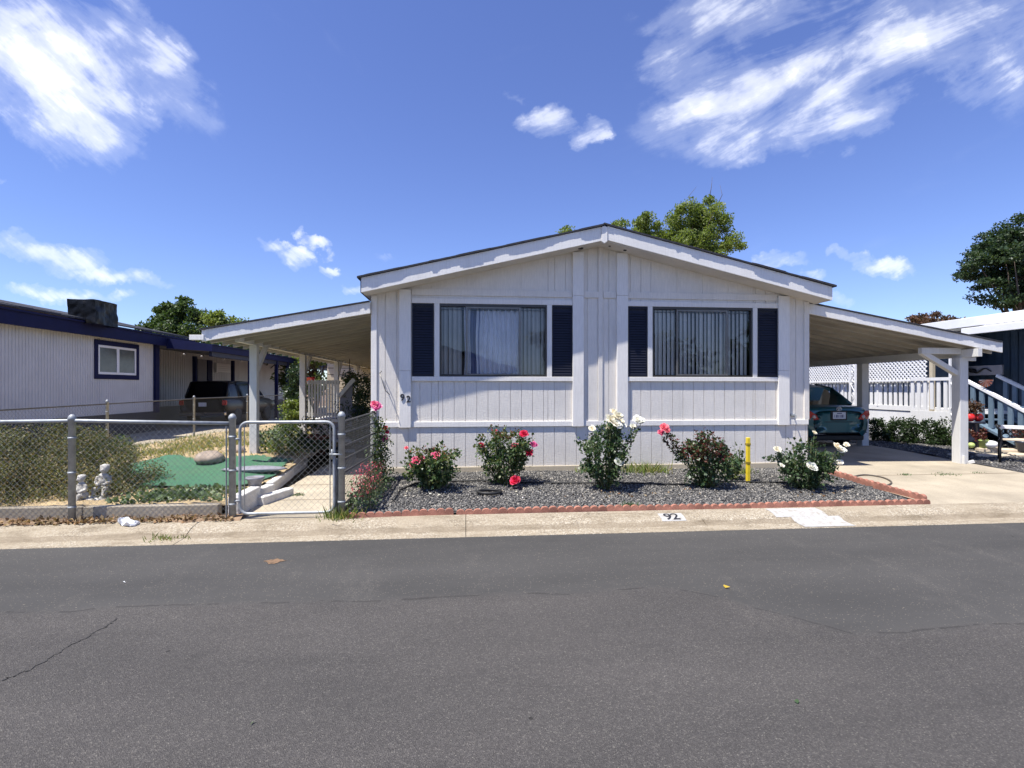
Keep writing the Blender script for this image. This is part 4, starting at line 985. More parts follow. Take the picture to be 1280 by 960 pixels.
# little things on the road and in the gutter
def leaf_on(label, px, py, size, m, z0=0, seed=1):
    d = F*(CZ - z0)/(py - HZ); Y = d/(CT + U(px)*ST); rg = np.random.default_rng(seed)
    V, Q = leaf_arrays(np.array([(X(px, Y), Y, z0 + .008)]), size, rg, up=0); V[:, 2] = z0 + .006 + np.abs(V[:, 2] - z0 - .008)*.3
    return tag(np_mesh('fallen_leaf', V, Q, m), label, 'leaf')
leaf_on('yellow leaf lying on the dark asphalt right of centre', 904, 733, .09, leafmat('yellow_leaf', [(.6, .42, .06)]), 0, 2)
leaf_on('pale scrap of paper lying on the road at left', 156, 727, .06, MT['plasticbag'], 0, 3)
leaf_on('dark leaf lying on the road low at left of centre', 322, 902, .045, LF['rosedark'], 0, 5)
leaf_on('dark leaf lying on the road low at right of centre', 997, 881, .045, LF['rosedark'], 0, 6)
b = MB(); d = F*CZ/(702 - HZ); Yc = d/(CT + U(343)*ST); xc = X(343, Yc)
b.face([(xc + .085*math.cos(a)*(1 + .25*math.sin(3*a) + .2*math.sin(7*a)), Yc + .065*math.sin(a)*(1 + .2*math.cos(4*a) + .25*math.sin(9*a)), .004) for a in np.linspace(0, 2*math.pi, 24)[:-1]])
struct(b.build('road_rust_patch_surface', mat('rusty_stain', (.17, .105, .06), .9, .5, 30)))
def crack(name, pts, w, m):
    b = MB(); rr = random.Random(len(pts)); L = []
    P_ = []
    for (px, py) in pts: d = F*CZ/(py - HZ); Y = d/(CT + U(px)*ST); P_.append(Vector((X(px, Y), Y, .004)))
    Q_ = []
    for p, q in zip(P_[:-1], P_[1:]):
        for k in range(12): Q_.append(p.lerp(q, k/12) + Vector((rr.uniform(-1, 1)*.012, rr.uniform(-1, 1)*.012, 0)))
    for i in range(len(Q_)-1):
        t_ = (Q_[i+1] - Q_[i]).normalized(); n_ = Vector((-t_.y, t_.x, 0)); w0, w1 = w*rr.uniform(.3, 1.), w*rr.uniform(.3, 1.)
        b.face([Q_[i] + n_*w0, Q_[i] - n_*w0, Q_[i+1] - n_*w1, Q_[i+1] + n_*w1])
    return struct(b.build(name, m))
dk = mat('crack_tar', (.045, .043, .041), .9)
crack('road_crack_line', [(0, 852), (40, 836), (90, 806), (130, 785), (150, 771)], .006, dk)
rg = np.random.default_rng(71); Cp = []
for bx_, by_, sp_, n_ in ((541, 614, .35, 26), (640, 612, .40, 34), (760, 616, .35, 22), (850, 612, .3, 12), (1008, 616, .4, 20)):
    q_ = bed(bx_, by_)
    for k in range(n_): x, y = q_[0] + rg.normal(0, sp_), q_[1] - abs(rg.normal(0, .22)); Cp.append((x, y, zb(x, y) + .028))
Cp = np.array(Cp); hp2 = len(Cp)//2
o = foliage('fallen_petals', Cp[:hp2], .035*rg.uniform(.6, 1.2, hp2), PT['cream'], None, rg, up=-.2, fold=.25); tag(o, None, None, None, 'stuff')
o = foliage('fallen_leaves', Cp[hp2:], .045*rg.uniform(.6, 1.2, len(Cp) - hp2), LF['dead'], None, rg, up=-.2, fold=.25); tag(o, None, None, None, 'stuff')
# dead leaves along the foot of the fence, and green ground cover behind it
rg = np.random.default_rng(31)
C = np.stack([rg.uniform(-8, -2.7, 1500), 6.20 + np.abs(rg.normal(0, .10, 1500)), rg.uniform(.115, .15, 1500)], 1)
o = foliage('fallen_leaves', C, .05*rg.uniform(.5, 1.2, 1500), LF['dead'], None, rg, up=-.1, fold=.3); tag(o, None, None, None, 'stuff')
C = []
for k in range(2600):
    x, y = rg.uniform(-4.35, -2.95), 6.60 + rg.random()**1.2*.72
    if rg.random() < .45 + .5*math.sin(5.3*x + 2*math.sin(9*y))*math.cos(6*y): C.append((x, y, zy(x, y) + .005 + abs(rg.normal(0, .025))))
o = foliage('ground_cover', np.array(C), .06*rg.uniform(.5, 1.3, len(C)), LF['cover'], None, rg, up=.5, wide=.85); tag(o, None, None, None, 'stuff')
C = []
while len(C) < 11000:
    x, y = rg.uniform(-7.9, -2.95), rg.uniform(8.2, 16)
    if inside(x, y, poly): continue
    f_ = .5 + .5*math.sin(2.1*x + 1.5*math.sin(1.3*y))*math.cos(1.7*y + x)
    if rg.random() < f_**1.5 + .08: C.append((x, y, zy(x, y) + .01))
C = np.array(C); n = len(C); d = rg.normal(0, .7, (n, 3)); d[:, 2] = 1; d /= np.linalg.norm(d, axis=1, keepdims=True); L = rg.uniform(.03, .13, n)[:, None]
s = np.cross(d, rg.normal(size=(n, 3))); s /= np.linalg.norm(s, axis=1, keepdims=True); s *= .007
V = np.stack([C - s, C + s, C + d*L*.6 + s*.8, C + d*L], 1).reshape(-1, 3)
half = n//2; o = np_mesh('yard_grass', V[:4*half], np.arange(4*half).reshape(-1, 4), LF['grass']); tag(o, None, None, None, 'stuff')
o = np_mesh('dry_grass', V[4*half:], np.arange(4*(n-half)).reshape(-1, 4), LF['straw']); tag(o, None, None, None, 'stuff')
# bushes in the yard
make_shrub('shrub', 'large rounded olive-green bush behind the street fence at far left', 'bush', (-5.80, 7.45, .20), (1.60, .90, .93), 70000, .026, LF['olive'], seed=4, nclump=300, cr=.19, stems=14, low=.25)
make_shrub('shrub', 'dark low shrub at the left edge of the turf by the side fence', 'bush', (X(135, 10.5), 10.5, .30), (.45, .4, .40), 900, .06, LF['midtree'], seed=6, nclump=25, cr=.14)
# ================================================================== UNDER THE PATIO COVER
for i, (lab, px, Y, w_, h_, n, lf, key) in enumerate((
    ('mixed green and straw plants right behind the patio front post', 338, 10.6, .40, .42, 900, .055, 'cover'), ('leafy green plant left of the porch, low', 362, 11.2, .40, .50, 900, .06, 'midtree'),
    ('yellow-green plant spilling beside the walk', 350, 9.85, .42, .22, 700, .05, 'grass'), ('tall loose yellow-green shrub between two patio posts', 366, 13.6, .40, 1.05, 1400, .075, 'tree'),
    ('dark green plant on the shaded walk edge', 385, 10.6, .40, .22, 600, .06, 'hedge'))):
    z0 = zy(X(px, Y), Y) if X(px, Y) < -2.9 else .16
    make_shrub('garden_plant', lab, 'plant', (X(px, Y), Y, z0), (w_, w_*.8, h_), n, lf, LF[key], 'plants under the patio cover', 40 + i, 26, .13, 6, MT['stem'])
make_shrub('shrub', 'tall dark evergreen shrub seen between the patio posts', 'bush', (X(371, 17), 17, .2), (.42, .5, 2.3), 5200, .075, LF['dark'], seed=77, nclump=70, cr=.25)
pch = thing('porch', 'grey wooden side porch with picket railing under the patio cover', 'porch', (-2.6, 13, .1))
YR = 12.75; zt, zb2 = Z(400, 475, YR), Z(400, 523, YR); xa, xb_ = X(385, YR), X(424, YR)
b = MB(); b.box(xa, XL - .02, YR + .03, 17, zb2 - .10, zb2 - .02); b.build('deck', MT['post'], pch, bev=.004)
b = MB(); b.box(xa + .05, XL - .03, YR + .09, YR + .12, .15, zb2 - .105); b.build('deck_skirt', MT['greypanel'], pch)
b = MB(); b.box(xa - .03, xb_, YR + .02, YR + .09, zt - .10, zt - .02); b.box(xa - .03, xb_, YR + .02, YR + .09, zb2 + .06, zb2 + .13); b.build('rail', MT['post'], pch, bev=.004)
n = 11
for i in range(n):
    x = xa + (xb_ - xa - .05)*i/(n - 1); b = MB(); b.box(x, x + .048, YR - .002, YR + .019, zb2, zt); b.build('picket', MT['post'], pch, bev=.003)
b = MB(); xs0, xs1 = X(425.5, YR), X(441, YR); b.prism([(xs0, zb2 - .35), (xs1, zb2 - .40), (xs1, zt - .05), (xs0, zt - .42)], YR - .06, YR - .03); b.build('stair_panel', MT['greypanel'], pch)
b = MB(); b.bar((xs0 - .01, YR - .10, zt - .40), (xs1 + .05, YR - .10, zt + .02), .05, .09); b.build('stair_rail', MT['post'], pch, bev=.003)
for k in range(3): b = MB(); b.box(xs0 - .9, xs0 - .02, YR - .35*(k+1), YR - .35*k, .14, zb2 - .2*(k+1)) if False else b.box(xs0, XL - .03, YR - .3*(k+1), YR - .3*k, zb2 - .12 - .2*(k+1), zb2 - .08 - .2*(k+1)); b.build('step', MT['post'], pch, bev=.003)
def potted(label, x, y, z, r, h, pm, lm, n, ph, seed, group=None, leaf=.06, name='potted_plant'):
    t = thing(name, label, 'potted plant', (x, y, z), group); rg = np.random.default_rng(seed)
    b = MB(); b.lathe([(r*.72, 0), (r*.95, h*.8), (r*1.05, h*.82), (r*1.05, h), (r*.9, h), (r*.85, h*.9), (.01, h*.9)], (x, y, z), 18); b.build('pot', pm, t, sm=True)
    C = clumps(np.array([(x + rg.normal(0, r*.6), y + rg.normal(0, r*.6), z + h + ph*rg.random()) for _ in range(14)]), np.full(14, ph*.32), n, rg, .6); C[:, 2] = np.maximum(C[:, 2], z + h*.9)
    foliage('foliage', C, leaf*rg.uniform(.6, 1.3, n), lm, t, rg)
    b = MB()
    for k in range(5): b.tube([(x, y, z + h*.8), tuple(C[k]*.5 + np.array((x, y, z + h))*.5), tuple(C[k])], .006, 4)
    b.build('stem', MT['stem'], t); return t
potted('dark red clay planter with bushy leaves in front of the porch', X(395, 11.6), 11.6, .20, .30, .42, MT['clay'], LF['hedge'], 500, .35, 3)
potted('dark leafy potted plant on the porch beside the house wall', X(450, 13.5), 13.5, .82, .20, .30, MT['darkpot'], LF['dark'], 700, .75, 4)
potted('dark potted plant low on the shaded walk by the house', X(453, 11.3), 11.3, .16, .18, .28, MT['darkpot'], LF['dark'], 600, .55, 5)
potted('red potted plant hanging over the porch railing corner', X(388, 13.1), 13.1, zt - .08, .11, .16, MT['redpot'], LF['redtree'], 160, .3, 6)
potted('big dark potted shrub added to darken the porch entrance', X(456, 12.4), 12.4, .16, .25, .4, MT['darkpot'], LF['dark'], 1500, 1.1, 14)  # this shrub and the next are added to stand for the shaded porch interior
potted('second dark potted shrub added to darken the porch interior', X(446, 15), 15, .85, .22, .3, MT['darkpot'], LF['dark'], 1100, .8, 15)
b = MB(); b.lathe([(.012, 0), (.012, -.55)], (X(437, 14), 14, 2.42), 6); 
hp = thing('hanging_basket', 'dark hanging basket under the patio roof above the porch', 'hanging plant', (X(437, 14), 14, 1.9)); b.build('hanger', MT['rubber'], hp)
rg = np.random.default_rng(6); foliage('foliage', clumps([(X(437, 14), 14, 1.9)], [.24], 420, rg, .5), .06, LF['dark'], hp, rg)
# cream board shed at the back of the patio
sh_ = thing('garden_shed', 'cream horizontal-board shed behind the patio cover', 'shed', (-2.9, 21, .1))
b = MB(); zz = .1
while zz < 3.0: b.box(X(409, 20.5), XL + .5, 20.5, 22.5, zz, zz + .235); zz += .26
b.build('wall', MT['cream'], sh_, bev=.004)
b = MB(); b.box(X(409, 20.5) + .03, XL + .45, 20.53, 22.4, .1, 3.0); b.build('board_backing', MT['dark'], sh_)
b = MB(); b.prism([(X(409, 20.5) - .2, 3.0), (XL + .5, 3.0), (XL + .5, 3.12), (X(409, 20.5) - .2, 3.12)], 20.3, 22.8); b.build('roof', MT['shingle'], sh_)

# ================================================================== LEFT NEIGHBOUR
XN = -11.4; XE = -11.05
nh = thing('mobile_home', 'white ribbed mobile home with navy trim beyond the left yard', 'house', (-14, 16, .1))
b = MB(); y = 4.0
while y < 20.05:                                       # ribbed metal wall facing the yard
    b.face([(XN, y, .80), (XN, y + .065, .80), (XN, y + .065, 3.30), (XN, y, 3.30)]); b.face([(XN, y + .065, .80), (XN - .012, y + .072, .80), (XN - .012, y + .072, 3.30), (XN, y + .065, 3.30)])
    b.face([(XN - .012, y + .072, .80), (XN - .012, y + .093, .80), (XN - .012, y + .093, 3.30), (XN - .012, y + .072, 3.30)]); b.face([(XN - .012, y + .093, .80), (XN, y + .10, .80), (XN, y + .10, 3.30), (XN - .012, y + .093, 3.30)]); y += .10
b.face([(XN, 4, .8), (XN, 4, 3.3), (-18, 4, 3.3), (-18, 4, .8)]); b.face([(XN, 20, .1), (XN - 2.6, 20, .1), (XN - 2.6, 20, 3.3), (XN, 20, 3.3)])
b.face([(XN, 20, .8), (XN, 20, 3.3), (XN - 2.6, 20, 3.3), (XN - 2.6, 20, .8)])
y = 20.0
while y < 46:
    x_ = XN - 2.4; b.face([(x_, y, .80), (x_, y + .15, .80), (x_, y + .15, 3.45), (x_, y, 3.45)]); b.face([(x_, y + .15, .80), (x_ - .02, y + .16, .80), (x_ - .02, y + .16, 3.45), (x_, y + .15, 3.45)]); b.face([(x_ - .02, y + .16, .8), (x_ - .02, y + .19, .8), (x_ - .02, y + .19, 3.45), (x_ - .02, y + .16, 3.45)]); b.face([(x_ - .02, y + .19, .8), (x_, y + .20, .8), (x_, y + .20, 3.45), (x_ - .02, y + .19, 3.45)]); y += .2
b.build('wall', MT['ribwhite'], nh)
b = MB(); b.box(XN - .05, XN + .012, 4, 20, .05, .80); b.box(XN - 2.5, XN - 2.39, 20, 46, .05, .80); b.build('skirting', MT['navyskirt'], nh)
b = MB(); b.box(XE - .03, XE, 3.8, 22, 3.20, 3.56); b.box(XE - .06, XE + .05, 3.8, 22, 3.545, 3.60); b.build('fascia', MT['navy'], nh, bev=.004)
b = MB(); b.box(XN - .1, XE - .03, 3.9, 22, 3.24, 3.28); b.build('soffit', MT['navy'], nh)
b = MB(); rr = random.Random(2); y = 3.8
while y < 22:
    b.prism([(XE + .04 + rr.uniform(0, .02), 3.61 + rr.uniform(0, .02)), (-14.2, 4.32), (-14.2, 4.36), (XE + .04, 3.66 + rr.uniform(0, .03))], y, y + .44); y += .45
b.prism([(-14.2, 4.32), (-17.4, 3.6), (-17.4, 3.65), (-14.2, 4.36)], 3.8, 22); b.build('roof', MT['shingle'], nh)
wn = thing('window', None, None, (0, 0, 0)); wn.parent = nh; OFF[wn] = OFF[nh]
ya, yb_ = XN/U(117.5), XN/U(173); z0, z1 = Z(117, 473.5, ya), Z(117, 424, ya)
b = MB(); tk = .15
b.box(XN, XN + .03, ya, yb_, z0, z0 + tk); b.box(XN, XN + .03, ya, yb_, z1 - tk, z1); b.box(XN, XN + .03, ya, ya + tk, z0 + tk, z1 - tk); b.box(XN, XN + .03, yb_ - tk, yb_, z0 + tk, z1 - tk); b.build('window_surround', MT['navy'], wn, bev=.003)
a, c, e, f_ = ya + tk, yb_ - tk, z0 + tk, z1 - tk; m_ = .5*(a + c); b = MB(); q = .075
for p in ((a, c, e, e + q), (a, c, f_ - q, f_), (a, a + q, e + q, f_ - q), (c - q, c, e + q, f_ - q), (m_ - q*.8, m_ + q*.8, e + q, f_ - q)): b.box(XN, XN + .022, *p)
b.build('window_frame', MT['vinyl'], wn, bev=.003)
b = MB(); b.box(XN + .001, XN + .006, a + q, c - q, e + q, f_ - q); b.build('pane', mat('window_screen', (.10, .115, .11), .25, .25, 3), wn)
b = MB(); b.box(XN, XN + .09, XN/U(191.5), XN/U(196.5), .75, 3.24); b.build('corner_post', MT['navy'], nh)
# its carport
cpn = thing('carport', 'navy edged carport of the neighbouring home on the left', 'carport', (-10.5, 25, .1))
b = MB(); b.prism([(-13.9, 3.42), (-9.5, 3.10), (-9.5, 3.16), (-13.9, 3.48)], 20.1, 42); b.build('roof', MT['greypanel'], cpn)
b = MB(); b.box(-9.52, -9.44, 20.1, 42, 3.02, 3.27); b.box(-9.54, -9.40, 20.1, 42, 3.255, 3.29); b.build('fascia', MT['navy'], cpn, bev=.004)
b = MB(); b.prism([(-11.05, 3.12), (-9.44, 3.02), (-9.44, 3.28), (-11.05, 3.50)], 20.05, 20.1); b.build('fascia', MT['navy'], cpn)
b = MB(); b.box(-9.62, -9.52, 20.2, 42, 2.84, 3.03); b.build('beam', MT['navyskirt'], cpn)
for px, x_ in ((243.5, -11.9), (291, -11.9), (312.5, -9.55), (345.5, -9.55)):
    y = x_/U(px); b = MB(); b.box(x_ - .07, x_ + .07, y - .07, y + .07, .05, 3.05); b.build('post', MT['navy'], cpn)
b = MB(); y = -9.55/U(359); b.box(-9.6, -9.5, y - .08, y + .08, .05, 3.05); b.build('post', MT['navy'], cpn)
for px in (230, 252, 280, 301): y = -9.57/U(px); b = MB(); b.ball((-9.57, y, 2.80), .035, 8, 6); b.build('string_bulb', MT['lamp'], cpn, sm=True)
b = MB(); y0_, y1_ = (XN - 2.38)/U(247), (XN - 2.38)/U(258); b.box(XN - 2.40, XN - 2.36, y0_, y1_, 1.9, 3.15); b.build('window', MT['greypanel'], nh)
b = MB(); y0_, y1_ = (XN - 2.38)/U(259), (XN - 2.38)/U(264.5); b.box(XN - 2.40, XN - 2.34, y0_, y1_, .9, 3.15); b.build('door_frame', MT['navy'], nh)
b = MB(); y0_, y1_ = (XN - 2.38)/U(270), (XN - 2.38)/U(290); 
for zz in (2.55, 2.66, 2.77, 2.88): b.box(XN - 2.38, XN - 2.30, y0_, y1_, zz, zz + .085)
b.box(XN - 2.38, XN - 2.29, y0_ - .1, y0_, 2.5, 3.02); b.box(XN - 2.38, XN - 2.32, y0_, y1_, 2.98, 3.03); b.build('louvre_box', MT['vinyl'], nh)
# cooler wrapped in black tarp
def crumple_box(x0, x1, y0, y1, z0, z1, n, amp, seed):
    import mathutils.noise as mn
    b = MB(); rr = random.Random(seed)
    def P(x, y, z): v = Vector((x*2.6, y*2.6 + seed, z*2.6)); k = mn.noise_vector(v)*amp + mn.noise_vector(v*2.7)*amp*.5; return (x + k.x, y + k.y, z + k.z*.6)
    def sheet(f):
        base = len(b.v); b.v += [P(*f(i/n, j/n)) for j in range(n+1) for i in range(n+1)]
        b.f += [(base + j*(n+1) + i, base + j*(n+1) + i + 1, base + (j+1)*(n+1) + i + 1, base + (j+1)*(n+1) + i) for j in range(n) for i in range(n)]
    lx, ly, lz = x1 - x0, y1 - y0, z1 - z0
    sheet(lambda a, c: (x0 + lx*a, y0, z0 + lz*c)); sheet(lambda a, c: (x1, y0 + ly*a, z0 + lz*c)); sheet(lambda a, c: (x1 - lx*a, y1, z0 + lz*c)); sheet(lambda a, c: (x0, y1 - ly*a, z0 + lz*c)); sheet(lambda a, c: (x0 + lx*a, y0 + ly*c, z1))
    return b
yk = 15.9; xk0, xk1 = X(84.5, yk), X(119, yk); zk0 = 3.62; zk1 = Z(84, 373.5, yk)
ck = crumple_box(xk0, xk1, yk, yk + .95, zk0 - .1, zk1, 16, .035, 3); o = ck.build('rooftop_cooler', MT['tarp'], None, False)
tag(o, 'boxy rooftop cooler wrapped in black plastic on the left home', 'cooler')
# dark pickup parked there
def loft(b, stations):
    base = len(b.v); m = len(stations[0])
    for s in stations: b.v += s
    for i in range(len(stations)-1):
        for k in range(m-1): b.f.append((base+i*m+k, base+i*m+k+1, base+(i+1)*m+k+1, base+(i+1)*m+k))
    b.f.append(tuple(base+k for k in range(m))); b.f.append(tuple(base+(len(stations)-1)*m+k for k in range(m-1, -1, -1)))
def body_section(cx, y, hw, zb_, zt_, zg, tumble=.06):
    half = [(hw*.80, zb_), (hw*.96, zb_ + .10), (hw*1.0, zb_ + .38*(zt_-zb_)), (hw*.995, zb_ + .62*(zt_-zb_)), (hw*(.97 - tumble*.4), zt_ - .07), (hw*(.90 - tumble), zt_ - .012), (hw*.45, zt_ + .012)]
    pts = half + [(-a, z) for a, z in half[::-1]]
    return [(cx + a, y, zg + z) for a, z in pts]
def wheel(parent, x, y, r, w, side):
    t = MB(); t.lathe([(r*.62, -w/2), (r*.93, -w/2), (r, -w/2 + .03), (r, w/2 - .03), (r*.93, w/2), (r*.62, w/2)], (0, 0, 0), 28)
    t.v = [(x + z, y + b_, a + parent.location.z + r) for a, b_, z in t.v]; o = t.build('wheel', MT['rubber'], parent, sm=True)
    h = MB(); h.lathe([(r*.60, -w*.30), (r*.62, w*.34), (r*.55, w*.40), (r*.15, w*.30), (.01, w*.36)], (0, 0, 0), 20); h.v = [(x + side*z, y + b_, a + parent.location.z + r) for a, b_, z in h.v]; h.build('rim', MT['alum'], o, sm=True)
def car(name, label, cat, cx, y, zg, paint, W, prof, cabin, top_roof, wheels, wr):
    """prof: stations (dy, half width, z bottom, z top); cabin: (dy, base half width, roof half width, z base, z roof)."""
    t = thing(name, label, cat, (cx, y, zg))
    b = MB(); loft(b, [body_section(cx, y + dy, hw, z0, z1, zg) for dy, hw, z0, z1 in prof]); o = b.build('body', paint, t, sm=True); s = o.modifiers.new('sub', 'SUBSURF'); s.levels = 1; s.render_levels = 2
    def cab(c, k0, k1):
        dy, hb, hr, zb_, zr = c; q = []
        for k in np.linspace(k0, k1, 5): q.append((hb + (hr - hb)*k**1.25, zb_ + (zr - zb_)*k))
        q.append((hr*.55, zr + .035*min(1, (zr - zb_)*3))); p = q + [(-a, z) for a, z in q[::-1]]; return [(cx + a, y + dy, zg + z) for a, z in p]
    b = MB(); loft(b, [cab(c, 0, 1) for c in cabin]); o = b.build('cabin_glass', MT['carglass'] if cat == 'car' else MT['truckglass'], t, sm=True)
    r_ = MB(); rs = [c for c in cabin if c[4] > top_roof]; 
    loft(r_, [[(p[0], p[1], p[2] + .008) for p in cab((c[0], c[1]*1.004, c[2]*1.01, c[3], c[4]), .9, 1)] for c in rs]); r_.build('roof', paint, t, sm=True)
    pl_ = MB()
    for sd in (-1, 1):
        for (i0, i1, wd_) in ((0, 1, .07), (1, 2, .07), (len(cabin)-2, len(cabin)-1, .06)):
            c0, c1 = cabin[i0], cabin[i1]
            pl_.tube([(cx + sd*(c[1] + (c[2]-c[1])*1.0)*1.0, y + c[0], zg + c[4]) for c in (c0, c1)], wd_*.55, 6)
        for c in cabin[2:4]: pl_.tube([(cx + sd*c[1]*1.0, y + c[0], zg + c[3]), (cx + sd*c[2], y + c[0], zg + c[4])], .032, 6)
    pl_.build('pillar', paint, t, sm=True)
    for (dy) in wheels:
        for sd in (-1, 1): wheel(t, cx + sd*(W - .11), y + dy, wr, .21, sd)
    return t
zc = zd(7, 11); xcc = X(1048, 11.0)
cprof = [(-.01, .60, .36, .84), (.0, .70, .30, .90), (.05, .775, .24, .945), (.18, .83, .20, .965), (.45, .865, .19, .985), (.9, .875, .19, 1.0), (1.4, .88, .18, .99), (2.6, .88, .18, .97), (3.3, .875, .19, .95), (3.9, .85, .20, .87), (4.25, .76, .24, .76), (4.42, .6, .32, .62)]
ccab = [(.42, .66, .64, .96, .985), (.95, .74, .57, .96, 1.35), (1.55, .77, .57, .95, 1.455), (2.3, .77, .57, .95, 1.45), (2.75, .76, .55, .95, 1.36), (3.4, .70, .62, .93, .97)]
cr_ = car('parked_car', 'dark teal sedan parked under the right carport, rear towards the street', 'car', xcc, 11.0, zc, MT['carpaint'], .87, cprof, ccab, 1.3, (.92, 3.5), .315)
def onrear(b_, pts, yoff): b_.face([(xcc + a, 11.0 + yoff + .035*abs(a)**2*2.0, zc + z) for a, z in pts])
for sd in (-1, 1):
    b = MB(); P1 = [(.47, .66), (.60, .635), (.74, .66), (.80, .76), (.78, .865), (.66, .845), (.55, .77)]
    pp = [(xcc + sd*a, 11.0 - .028 + .30*max(0, a - .45)**1.6, zc + z) for a, z in P1]; qq = [(x, y + .08, z) for x, y, z in pp]; k = len(pp)
    b.v = pp + qq; b.f = [tuple(range(k)), tuple(range(2*k-1, k-1, -1))] + [(i, k+i, k+(i+1) % k, (i+1) % k) for i in range(k)]
    o = b.build('tail_light', MT['redlens'], cr_, bev=.012)
    q = MB(); cxl = xcc + sd*.60; q.ball((cxl, 11.0 - .012, zc + .715), (.045, .035, .045), 12, 8); q.build('reverse_lens', MT['clearlens'], o, sm=True)
b = MB(); b.box(xcc - .155, xcc + .155, 10.965, 10.975, zc + .67, zc + .825); o = b.build('licence_plate', MT['plate'], cr_, bev=.003)
q = MB(); rr = random.Random(4); 
for i in range(7): x = xcc - .125 + .0375*i; q.box(x, x + .020, 10.962, 10.9645, zc + .70, zc + .765) if i % 3 else q.box(x, x + .008, 10.962, 10.9645, zc + .70, zc + .765)
q.box(xcc - .06, xcc + .06, 10.962, 10.9645, zc + .787, zc + .806); q.build('plate_marking', MT['blueink'], o)
q = MB(); q.box(xcc - .20, xcc + .20, 10.972, 10.999, zc + .635, zc + .85); q.build('plate_recess', MT['rubber'], cr_, bev=.01)
q = MB()
for rx, rz, cz_ in ((.062, .042, 0), (.022, .040, -.001), (.042, .017, .019)):
    q.tube([(xcc + rx*math.cos(a), 10.978, zc + .895 + cz_ + rz*math.sin(a)) for a in np.linspace(0, 2*math.pi, 22)[:-1]], .006, 5, True)
q.build('badge', MT['chrome'], cr_, sm=True)
q = MB(); q.tube([(xcc + a, 10.985 + .12*(abs(a)/.8)**3, zc + .60) for a in np.linspace(-.8, .8, 15)], .008, 5); q.build('panel_gap', MT['rubber'], cr_); q = MB(); q.tube([(xcc + a, 10.972 + .16*(abs(a)/.8)**3, zc + .345) for a in np.linspace(-.8, .8, 15)], .010, 5); q.build('panel_gap', MT['rubber'], cr_)
q = MB(); q.box(xcc - .66, xcc + .66, 11.03, 11.25, zc + .17, zc + .29); q.build('rear_valance', MT['rubber'], cr_, bev=.02)
for sx2 in (-.38, .38): q = MB(); q.ball((xcc + sx2, 12.25, zc + 1.13), (.13, .05, .10), 10, 7); q.box(xcc + sx2 - .22, xcc + sx2 + .22, 12.3, 12.42, zc + .6, zc + 1.09); q.build('headrest', MT['rubber'], cr_, sm=True)
yt = 21.8; xt = -10.62
tprof = [(0, .86, .55, 1.14), (.04, .93, .48, 1.17), (.3, .96, .42, 1.18), (1.9, .97, .40, 1.18), (2.4, .97, .40, 1.18), (4.0, .97, .40, 1.16), (4.9, .95, .42, 1.08), (5.5, .85, .5, .95)]
tcab = [(.25, .84, .80, 1.15, 1.2), (.55, .88, .74, 1.15, 1.80), (1.2, .88, .74, 1.15, 1.84), (2.6, .88, .74, 1.15, 1.84), (3.2, .88, .72, 1.15, 1.76), (4.1, .84, .78, 1.13, 1.2)]
tr_ = car('parked_car', 'black utility vehicle parked in the shade of the left carport', 'utility vehicle', xt, yt, .08, MT['blackpaint'], .96, tprof, tcab, 1.7, (1.0, 4.3), .38)
b = MB(); b.box(xt - .15, xt + .15, yt - .05, yt - .03, 1.02 - .12, 1.02 + .04); b.build('licence_plate', MT['plate'], tr_)
for sd in (-1, 1): b = MB(); b.box(xt + sd*.74, xt + sd*.92, yt - .03, yt + .06, .95, 1.15); b.build('tail_light', MT['redlens'], tr_, bev=.02)
b = MB(); b.box(xt - .9, xt + .9, yt - .09, yt + .05, .52, .68); b.build('bumper', MT['chrome'], tr_, bev=.03)

# ================================================================== RIGHT NEIGHBOUR
XR0 = 12.6                                               # plane of the porch front facing our driveway
rh = thing('mobile_home', 'blue mobile home with white porch, lattice and stairs on the right', 'house', (14, 15, .2))
b = MB(); y = 8.6
while y < 26: b.face([(14.2, y, .3), (14.2, y + .17, .3), (14.2, y + .17, 3.4), (14.2, y, 3.4)]); b.face([(14.2, y + .17, .3), (14.22, y + .18, .3), (14.22, y + .18, 3.4), (14.2, y + .17, 3.4)]); b.face([(14.22, y + .18, .3), (14.22, y + .2, .3), (14.22, y + .2, 3.4), (14.22, y + .18, 3.4)]); y += .2
b.box(14.225, 21, 8.6, 26, .3, 3.4); b.build('wall', MT['bluewall'], rh)
b = MB(); b.box(12.62, 21, 8.2, 26, 3.22, 3.38); b.build('roof', MT['whitepaint'], rh, bev=.01)
b = MB(); b.prism([(13.05, 3.20), (12.02, 3.02), (12.02, 3.07), (13.05, 3.26)], 8.4, 12/U(1203)); b.build('awning', MT['vinyl'], rh)
b = MB(); b.box(11.96, 12.02, 8.4, X(1203, 12)*0 + 12/U(1203), 2.93, 3.09); b.build('awning_gutter', MT['vinyl'], rh, bev=.006)
b = MB(); b.box(12.58, 12.62, 8.15, 26, 3.19, 3.42); b.build('roof_gutter', MT['vinyl'], rh, bev=.006)
ya, yb_ = XR0/U(1164), 24
b = MB(); b.box(XR0 - .02, 14.2, ya - 1.6, yb_, 1.02, 1.10); b.build('porch_floor', MT['whitepaint'], rh)
b = MB(); b.box(XR0 - .03, XR0, ya, yb_, .25, .98); b.build('porch_skirting', MT['whitepaint'], rh)
b = MB(); b.box(XR0 - .05, XR0 + .01, ya, yb_, 1.00, 1.14); b.box(XR0 - .05, XR0 + .01, ya, yb_, 1.80, 1.87); b.box(XR0 - .16, XR0 - .11, ya, yb_, 2.45, 2.50); b.box(XR0 - .16, XR0 - .11, ya, yb_, 1.84, 1.88); b.build('rail', MT['whitepaint'], rh)
n = 62
